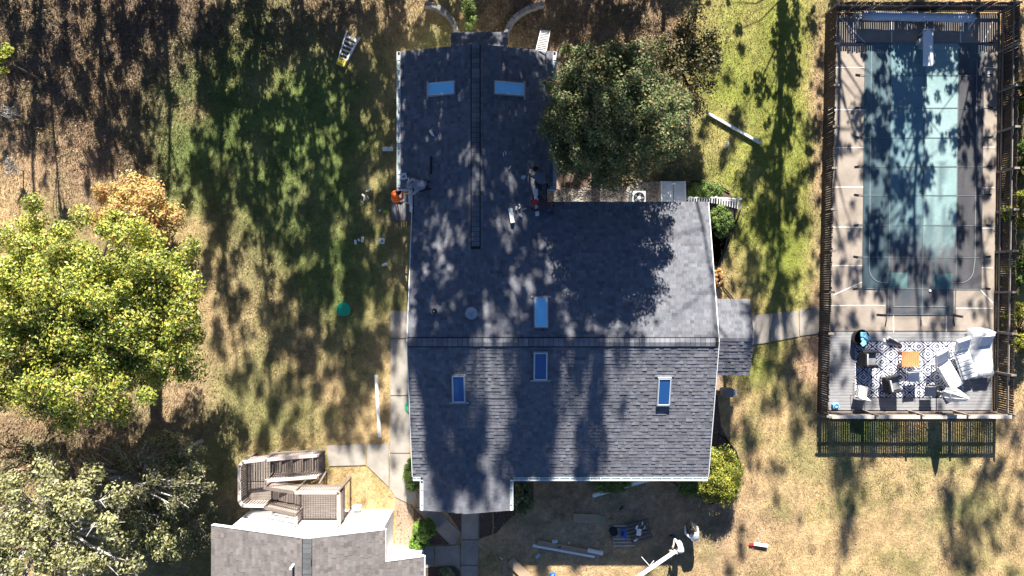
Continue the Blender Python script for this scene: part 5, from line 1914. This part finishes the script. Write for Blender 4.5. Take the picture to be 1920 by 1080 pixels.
# pale, thin trees in the south-west corner
PALE = [((.37, .36, .15), 4), ((.46, .44, .23), 3), ((.17, .19, .075), 3), ((.42, .40, .33), 1)]
C = G(70, 1000, 5.0)
make_tree('cedar_tree', 'pale silvery-green cedar in the south-west corner', 'tree', (C.x, C.y, 0), C, (4.3, 3.2, 2.2), 85, 230, .14, PALE, 24, lobe=.16, tr=.25, bark='greybark', low=-.1, inner=.3, twig=.03, limb_n=85)
DUL = [((.13, .135, .06), 4), ((.22, .20, .10), 3), ((.30, .27, .16), 1), ((.08, .09, .04), 2)]
C = G(250, 905, 3.0)
make_tree('thin_tree', 'thin dull green tree with grey twigs below the oak', 'tree', (C.x, C.y, 0), C, (3.3, 2.2, 1.8), 60, 110, .12, DUL, 25, lobe=.18, tr=.15, bark='greybark', low=-.4, inner=.2, twig=.028, limb_n=60)
C = G(60, 850, 2.2)
make_tree('thin_tree', 'brown twiggy undergrowth tree at the west edge under the oak', 'tree', (C.x, C.y, 0), C, (2.2, 1.4, 1.5), 36, 90, .11, DUL, 26, lobe=.2, tr=.1, bark='bark', low=-.4, inner=.2, limb_n=36)
C = G(360, 985, 1.6)
make_tree('thin_tree', 'low dull green sapling beside the garage corner', 'tree', (C.x, C.y, 0), C, (1.3, 1.5, 1.1), 24, 70, .11, DUL, 27, lobe=.22, tr=.05, bark='greybark', low=-.4, inner=.2, limb_n=24)

C = G(285, 985, 2.4)
make_tree('cedar_tree', 'smaller pale cedar between the corner cedar and the garage', 'tree', (C.x, C.y, 0), C, (1.9, 1.7, 1.5), 46, 150, .12, PALE[:3] + [((.12, .14, .06), 4)], 33, lobe=.2, tr=.1, bark='greybark', low=-.2, inner=.25, twig=.024, limb_n=46)
C = G(330, 850, 2.6)
make_tree('thin_tree', 'pale-tipped thin tree at the lower right skirt of the oak', 'tree', (C.x, C.y, 0), C, (1.6, 1.2, 1.0), 30, 100, .11, PALE[:3] + [((.12, .14, .06), 4)], 34, lobe=.22, tr=.07, bark='greybark', low=-.2, inner=.25, limb_n=30)

# dense tree in the angle of the house
MID = [((.085, .135, .045), 6), ((.15, .165, .065), 4), ((.26, .20, .11), 2.4), ((.20, .22, .085), 2), ((.42, .35, .16), .6), ((.07, .11, .045), 2)]
C = G(1152, 220, 5.6)
make_tree('dense_tree', 'dense dark green tree beside the east gutter of the wing', 'tree', (C.x, C.y, 0), C, (2.85, 2.75, 3.1), 420, 290, .105, MID, 28, boughs=34, br=.36, lobe=.16, tr=.22, low=-.75, inner=.55, limb_n=50)
BRN = [((.12, .12, .05), 3), ((.20, .16, .08), 3), ((.07, .09, .03), 3), ((.28, .20, .11), 1)]
C = G(1282, 118, 3.0)
make_tree('brown_tree', 'thin brownish tree between the dense tree and the bright lawn', 'tree', (C.x, C.y, 0), C, (1.9, 2.3, 1.5), 60, 130, .12, BRN, 29, lobe=.24, tr=.12, low=-.4, inner=.2, limb_n=50)
C = G(1080, 120, 2.2)
make_tree('brown_tree', 'small dark shrub north-west of the dense tree', 'shrub', (C.x, C.y, 0), C, (1.0, .9, .9), 26, 140, .11, MID, 30, lobe=.3, tr=.06, low=-.3, inner=.3, limb_n=26)
C = G(882, 25, .8)
make_tree('door_shrub', 'narrow bright green shrub beside the north door walk', 'shrub', (C.x, C.y, 0), C, (.28, .9, .5), 22, 90, .09, [((.14, .20, .04), 3), ((.08, .13, .03), 3)], 31, lobe=.35, tr=.03, low=-.4, inner=.2, limb_n=20)

# clipped and border shrubs
def bush(name, label, px, py, rad, pal, seed, nl=70, per=150, ls=.075, z=None, lobe=.28, mat='leafthick'):
    z = rad[2] * .75 if z is None else z
    C = G(px, py, z)
    return make_tree(name, label, 'shrub', (C.x, C.y, 0), C, rad, nl, per, ls, pal, seed, mat=mat, tr=.05, low=-.5, inner=.75, lobe=lobe, limb_n=24, crown='foliage', up=.9)


YG = [((.22, .25, .03), 4), ((.34, .31, .04), 3), ((.11, .15, .025), 3), ((.45, .36, .06), .8)]
GR = [((.10, .17, .03), 4), ((.16, .22, .04), 3), ((.05, .09, .02), 3)]
BG = [((.13, .24, .03), 4), ((.20, .30, .05), 2), ((.07, .14, .02), 3)]
bush('round_bush', 'big round yellow-green bush at the south-east house corner', 1344, 892, (1.0, 1.22, 1.0), YG, 40, 120, 170)
bush('low_bush', 'low green bush below the white handrail', 1350, 415, (.48, .72, .7), GR, 41)
bush('low_bush', 'dark green bush between cellar door and handrail', 1322, 360, (.75, .38, .6), GR, 42)
bush('low_bush', 'green bush at the south-west corner of the house by the path', 775, 888, (.36, .75, .7), GR, 43)
bush('shaded_bush', 'dark green bush in the shade under the south eave', 1145, 900, (1.0, .5, .7), GR, 44)
bush('shaded_bush', 'dark shaded shrub left of the round bush', 1292, 905, (.5, .55, .7), GR, 45)
bush('rhododendron', 'green and pink-tipped shrub right of the porch gable', 975, 930, (.48, .75, .75), [((.07, .11, .03), 4), ((.12, .16, .05), 3), ((.30, .19, .16), 1.2)], 46, 60, 90, .13)
bush('bright_shrub', 'bright green clumped shrub between path and garage', 796, 992, (.45, .40, .62), BG, 47, 60, 150, .07)
bush('bright_shrub', 'small bright green shrub just below the clumped one', 785, 1016, (.42, .34, .42), BG, 48, 40, 130, .07)
bush('bottom_plant', 'pale green spiky plant in the bottom bed by the pavement', 836, 1078, (.32, .3, .3), [((.22, .26, .14), 2), ((.14, .19, .08), 2)], 49, 20, 60, .14)
bush('rust_shrub', 'small rust-orange shrub in the leaf bed by the east wall', 1348, 522, (.22, .40, .3), [((.42, .20, .07), 3), ((.36, .26, .12), 2)], 50, 24, 60, .09)
for i, (px, py, a, b) in enumerate(((1912, 395, .6, .9), (1916, 500, .55, .8), (1914, 618, .75, 1.1), (1925, 300, .6, .8), (1916, 180, .4, .7))):
    bush('fence_shrub', ['yellow-green shrub outside the east pool fence, second from the top corner', 'green shrub outside the east pool fence beside the cover middle', 'largest bright green shrub outside the east pool fence', 'dark shrub at the frame edge right of the fence', 'small shrub near the north-east fence corner'][i], px, py, (a, b, .8), GR if i % 2 else YG, 51 + i, 40, 110, .11, mat='leaf')
C = G(0, 108, 4.0)
make_tree('edge_sapling', 'yellow sapling poking in at the upper west edge', 'tree', (C.x - .5, C.y, 0), C, (.5, .6, .5), 14, 90, .13, OAK, 60, lobe=.35, tr=.05, limb_n=14)
for px, py, s_ in ((20, 212, 60), (22, 315, 61)):
    C = G(px, py, .8)
    make_tree('dead_bush', 'pale grey dead twig bush ' + ('beside the upper west thicket' if s_ == 60 else 'at the edge of the tan clearing'), 'shrub', (C.x, C.y, 0), C, (.45, .5, .4), 30, 6, .05, [((.4, .37, .36), 1)], s_, lobe=.3, tr=.03, bark='greybark', twig=.014, limb_n=30)

# ------------------------------------------------------------------ tall trees north of the yard that shade it
SH = """360:6 640:7 720:6 860:7 1000:9 1040:6 1320:8 1360:4 1440:1 1460:2 1500:8 1520:3 1560:3 1920:3
360:6 640:8 720:6 846:7 960:9 1040:9 1240:8 1320:6 1450:1 1495:7 1510:3 1560:2 1620:1 1800:3 1920:4
240:6 360:5 480:7 560:6 760:8 1040:9 1240:2 1320:5 1450:1 1495:7 1510:3 1560:3 1620:0 1700:6 1760:7 1920:6
240:7 300:6 360:4 640:7 760:7 1040:9 1280:2 1340:4 1450:2 1490:7 1510:3 1560:3 1620:0 1660:6 1740:7 1800:5 1920:6
160:6 280:6 320:4 380:5 640:8 1040:9 1280:2 1340:4 1440:2 1480:7 1560:4 1620:1 1740:7 1800:5 1920:6
80:7 160:6 240:5 300:7 360:3 640:7 720:6 1040:9 1280:2 1340:5 1420:4 1440:3 1480:7 1560:5 1620:3 1740:7 1800:4 1920:6
40:5 120:2 200:5 300:7 360:2 560:7 640:6 760:8 1040:9 1280:2 1330:6 1420:4 1440:3 1480:7 1560:5 1620:5 1740:6 1800:3 1920:5
40:3 160:2 280:6 360:2 640:7 760:8 820:9 900:8 1040:9 1280:2 1330:7 1400:3 1460:7 1560:4 1620:3 1680:6 1740:5 1800:2 1920:5
160:1 280:3 360:4 560:7 640:6 760:8 840:9 900:8 1000:7 1130:5 1240:8 1330:7 1380:2 1460:6 1560:5 1620:3 1680:6 1740:5 1800:1 1920:4
340:0 380:4 440:6 560:7 760:8 820:8 900:7 1040:8 1240:7 1340:1 1400:3 1460:6 1560:4 1620:3 1740:5 1800:1 1920:4
360:0 420:6 560:6 760:8 820:8 900:7 1000:8 1240:3 1360:0 1400:4 1460:7 1560:4 1620:3 1740:5 1800:1 1920:4
380:0 420:6 480:6 620:7 760:8 820:7 900:7 1000:8 1200:3 1360:0 1400:3 1460:6 1560:4 1620:3 1740:5 1920:3
380:0 440:6 520:5 620:7 640:5 760:8 840:7 1000:8 1200:4 1360:0 1460:6 1560:3 1620:3 1740:5 1800:2 1920:4
380:0 440:6 520:5 760:8 800:5 1000:7 1120:5 1360:0 1400:4 1460:6 1560:4 1620:3 1740:4 1920:4
400:0 440:6 500:4 760:7 800:5 900:8 1000:7 1160:7 1340:1 1400:2 1440:5 1560:4 1640:4 1740:3 1800:1 1920:4
400:0 440:5 500:4 620:7 740:7 790:5 900:8 1000:6 1160:7 1200:4 1340:0 1420:2 1560:3 1640:5 1800:2 1920:3
400:0 460:5 500:3 640:8 720:8 740:4 765:5 800:5 892:9 920:3 930:7 960:1 1040:9 1085:6 1130:8 1160:3 1200:6 1240:2 1340:0 1420:6 1500:4 1560:3 1620:4 1700:3 1920:1
420:0 470:5 500:2 640:7 720:8 765:4 795:2 892:9 920:1 930:6 960:1 1045:9 1080:4 1130:8 1165:2 1200:5 1340:0 1420:5 1480:5 1560:3 1660:4 1920:1
420:0 520:4 560:5 720:6 765:4 790:2 890:8 960:1 1042:9 1080:3 1132:8 1165:2 1185:5 1340:0 1400:4 1500:4 1560:3 1600:3 1680:4 1920:1
440:0 500:3 540:7 600:4 720:6 765:4 795:3 815:6 892:8 962:1 1042:9 1080:3 1132:8 1160:1 1175:4 1340:0 1400:3 1560:3 1920:1
420:0 520:4 560:7 600:3 720:5 765:3 800:2 905:9 960:2 1038:9 1085:2 1125:8 1340:0 1380:3 1440:5 1540:2 1920:2
400:0 600:1 680:3 740:5 765:3 805:2 895:9 950:4 965:7 1025:9 1085:2 1120:7 1340:0 1400:4 1440:5 1560:1 1620:5 1660:3 1780:1 1840:4 1920:4
440:0 740:1 780:3 840:5 920:8 960:3 1340:0 1400:4 1460:3 1560:1 1620:6 1760:1 1800:4 1920:4
740:1 820:4 920:7 960:3 1340:0 1400:4 1540:1 1620:5 1760:0 1840:5 1880:3 1920:5
1340:0 1400:4 1540:1 1600:5 1760:0 1800:4 1840:6 1920:5
1340:0 1400:4 1560:1 1600:4 1760:0 1840:6 1920:4
940:0 1340:1 1400:4 1560:0 1600:3 1760:0 1840:5 1920:4""".split('\n')
TRX = [-60, 70, 195, 310, 405, 490, 572, 660, 800, 925, 1065, 1130, 1235, 1478, 1560, 1705, 1835, 1905]
rs = random.Random(99)
TY = [16.5 + rs.uniform(0, 4.5) for _ in TRX]
LEAN = [rs.uniform(-.07, .07) for _ in TRX]
LEAN[13] = -.055


def target_z(px, py):
    if 750 < px < 1343 and 90 < py < 893 and (px < 1040 or py > 375):
        return 3.4
    if 795 < px < 955 and 893 <= py < 960:
        return 3.1
    if 846 < px < 952 and 60 < py <= 90:
        return 2.85
    if ((px - 1152) / 140) ** 2 + ((py - 222) / 135) ** 2 < 1:
        return 4.6
    if 1200 < px < 1360 and 20 < py < 220:
        return 2.5
    return 0.0


clumps = [[] for _ in TRX]
for r, line in enumerate(SH):
    x0 = 0
    for seg in line.split():
        xe_, dg_ = seg.split(':')
        xe_, dg_ = int(xe_), int(dg_)
        cells = (xe_ - x0) / 40
        cov = (0, .08, .18, .3, .42, .55, .68, .8, .91, .975)[dg_]
        tau = -math.log(1 - cov)
        lam = tau * cells * 1.0
        n = int(lam * 3.1 + rs.random())
        for _ in range(n):
            px, py = rs.uniform(x0, xe_), r * 40 + rs.uniform(0, 40)
            tz = target_z(px, py)
            g = G(px, py, tz)
            best, bi = 1e9, 0
            for i, tx in enumerate(TRX):
                dd = abs((tx - 960) * S - g.x) + rs.uniform(0, 2.2)
                if dd < best:
                    best, bi = dd, i
            z = (TY[bi] + rs.uniform(-2.6, 2.6) - g.y + tz / TAN) * TAN
            z = max(3.2, min(23, z))
            y = g.y + (z - tz) / TAN
            if y < 13.5 * (1 - z / H) + 1.3:      # keep the crowns clear of the yard itself
                z += 1.5
                y = g.y + (z - tz) / TAN
                if y < 13.5 * (1 - z / H) + 1.0:
                    continue
            clumps[bi].append((g.x, y, z, rs.choice((.12, .15, .19, .24, .31, .40, .5))))
        x0 = xe_
SHP = [((.16, .17, .05), 3), ((.26, .22, .07), 2), ((.30, .17, .06), 1)]
ORD = ['first', 'second', 'third', 'fourth', 'fifth', 'sixth', 'seventh', 'eighth', 'ninth', 'tenth', 'eleventh', 'twelfth', 'thirteenth', 'fourteenth', 'fifteenth', 'sixteenth', 'seventeenth', 'eighteenth']
for i, cl in enumerate(clumps):
    bx, by = (TRX[i] - 960) * S, TY[i]
    t = thing('shade_tree', 'tall tree beyond the upper frame edge whose shadow crosses the yard, ' + ORD[i] + ' from the west', 'tree', (bx, by, 0), 0, 'tall trees north of the yard')
    rng = np.random.default_rng(300 + i)
    cen, nr = [], []
    for (x, y, z, r) in cl:
        n = int(8 + 430 * r * r)
        e = rng.normal(size=(n, 3)); e /= np.linalg.norm(e, axis=1, keepdims=True)
        cen.append(np.array((x - bx, y - by, z)) + e * r * rng.uniform(.1, 1, (n, 1)) ** .6 * np.array((1, 1, .9)))
        nr.append(e + rng.normal(size=e.shape) * .8)
    if cen:
        V, F, c = leaves(np.concatenate(cen), np.concatenate(nr), .20, SHP, rng)
        link('crown', npmesh('crown', V, F, c), 'leaf', t)
    mb = MB()
    top = 11 if i == 13 else 17.5 + rs.uniform(-2, 2)
    lean = LEAN[i]
    ax = lambda z: Vector((lean * z + (.12 if i == 13 else .38) * math.sin(z * .42 + i * 1.7), .1 * math.cos(z * .4), z))
    rb = (.22 if i == 13 else .10 + rs.uniform(0, .04))
    mb.tube([ax(z) for z in np.linspace(-.2, top, 9)], [rb * (1 - .8 * k / 8) for k in range(9)], 9)
    for (x, y, z, r) in cl[::2]:
        q = Vector((x - bx, y - by, z))
        dist = math.hypot(q.x, q.y)
        s = ax(max(1.5, min(top - .5, z - .35 * dist)))
        mid = s.lerp(q, .5) + Vector((0, 0, .08 * dist))
        mb.tube([s, mid, q], [.03 + .008 * dist, .028, .012], 4, cap=False)
    mb.build('trunk', 'bark', t, local=True)

# ------------------------------------------------------------------ grass and fallen leaves
def free_mask(px, py, pad=True):
    ok = ~pin(px, py, POOLPOLY)
    ok &= ~pin(px, py, HOUSEPOLY)
    ok &= ~pin(px, py, GARPOLY)
    for _, p in WALK:
        ok &= ~pin(px, py, p)
    for p in EASTWALK:
        ok &= ~pin(px, py, p)
    for _, (m_, p) in BEDS.items():
        ok &= ~pin(px, py, p)
    return ok


def make_grass():
    rng = np.random.default_rng(5)
    n = 560000
    X = rng.uniform(-24.8, 24.8, n); Y = rng.uniform(-14.3, 14.3, n)
    px, py = X / S + 960, 540 - Y / S
    ok = free_mask(px + rng.normal(0, 1.3, n), py + rng.normal(0, 1.3, n))
    X, Y = X[ok], Y[ok]
    n = len(X)
    C = gcol(X, Y)
    lw = litter_w(X, Y)
    hgt = rng.uniform(.035, .085, n) * (1 + 1.3 * lw * rng.random(n)) * (.7 + .6 * fbm(X, Y, .7))
    wd_ = rng.uniform(.006, .015, n) * (1 + .5 * lw)
    a = rng.uniform(0, 2 * np.pi, n)
    ln = rng.uniform(.3, 1.3, n)
    b = rng.uniform(0, 2 * np.pi, n)
    sx, sy = np.cos(a) * wd_, np.sin(a) * wd_
    P = np.stack([X, Y, np.full(n, -.005)], -1)
    V = np.stack([P + np.stack([sx, sy, 0 * sx], -1), P - np.stack([sx, sy, 0 * sx], -1), P + np.stack([np.cos(b) * ln * hgt, np.sin(b) * ln * hgt, hgt + .005], -1)], 1).reshape(-1, 3)
    F = np.arange(3 * n).reshape(n, 3)
    c = C * rng.uniform(.65, 1.5, (n, 1)) * np.stack([rng.uniform(.9, 1.12, n), np.ones(n), rng.uniform(.85, 1.15, n)], -1)
    c = np.repeat(np.clip(c, 0, 1), 3, 0)
    o = link('grass', npmesh('grass', V, F, c), 'grassblade')
    tag(o, 'short dry and green grass blades covering the lawns', 'grass', kind='stuff')


make_grass()


def make_litter():
    rng = np.random.default_rng(8)
    n = 60000
    X = rng.uniform(-24.8, 24.8, n); Y = rng.uniform(-14.3, 14.3, n)
    px, py = X / S + 960, 540 - Y / S
    lw = litter_w(X, Y)
    bed = np.zeros(n, bool)
    for k in ('corner_bed', 'east_bed', 'south_east_bed', 'west_bed', 'front_bed', 'bush_bed'):
        bed |= pin(px, py, BEDS[k][1])
    ok = (free_mask(px, py) & (rng.random(n) < .05 + .75 * lw)) | (bed & (rng.random(n) < .8))
    X, Y = X[ok], Y[ok]
    cen = np.stack([X, Y, rng.uniform(.03, .075, len(X))], -1)
    nr = rng.normal(size=cen.shape) * .45 + np.array((0, 0, 1))
    pal = [((.30, .19, .11), 4), ((.40, .28, .17), 3), ((.18, .11, .07), 3), ((.46, .34, .24), 1.5), ((.45, .20, .06), .6)]
    V, F, c = leaves(cen, nr, .075, pal, rng, .3)
    o = link('fallen_leaves', npmesh('fallen_leaves', V, F, c), 'leafthick')
    tag(o, 'brown fallen leaves scattered over lawns and beds', 'leaves', kind='stuff')


make_litter()
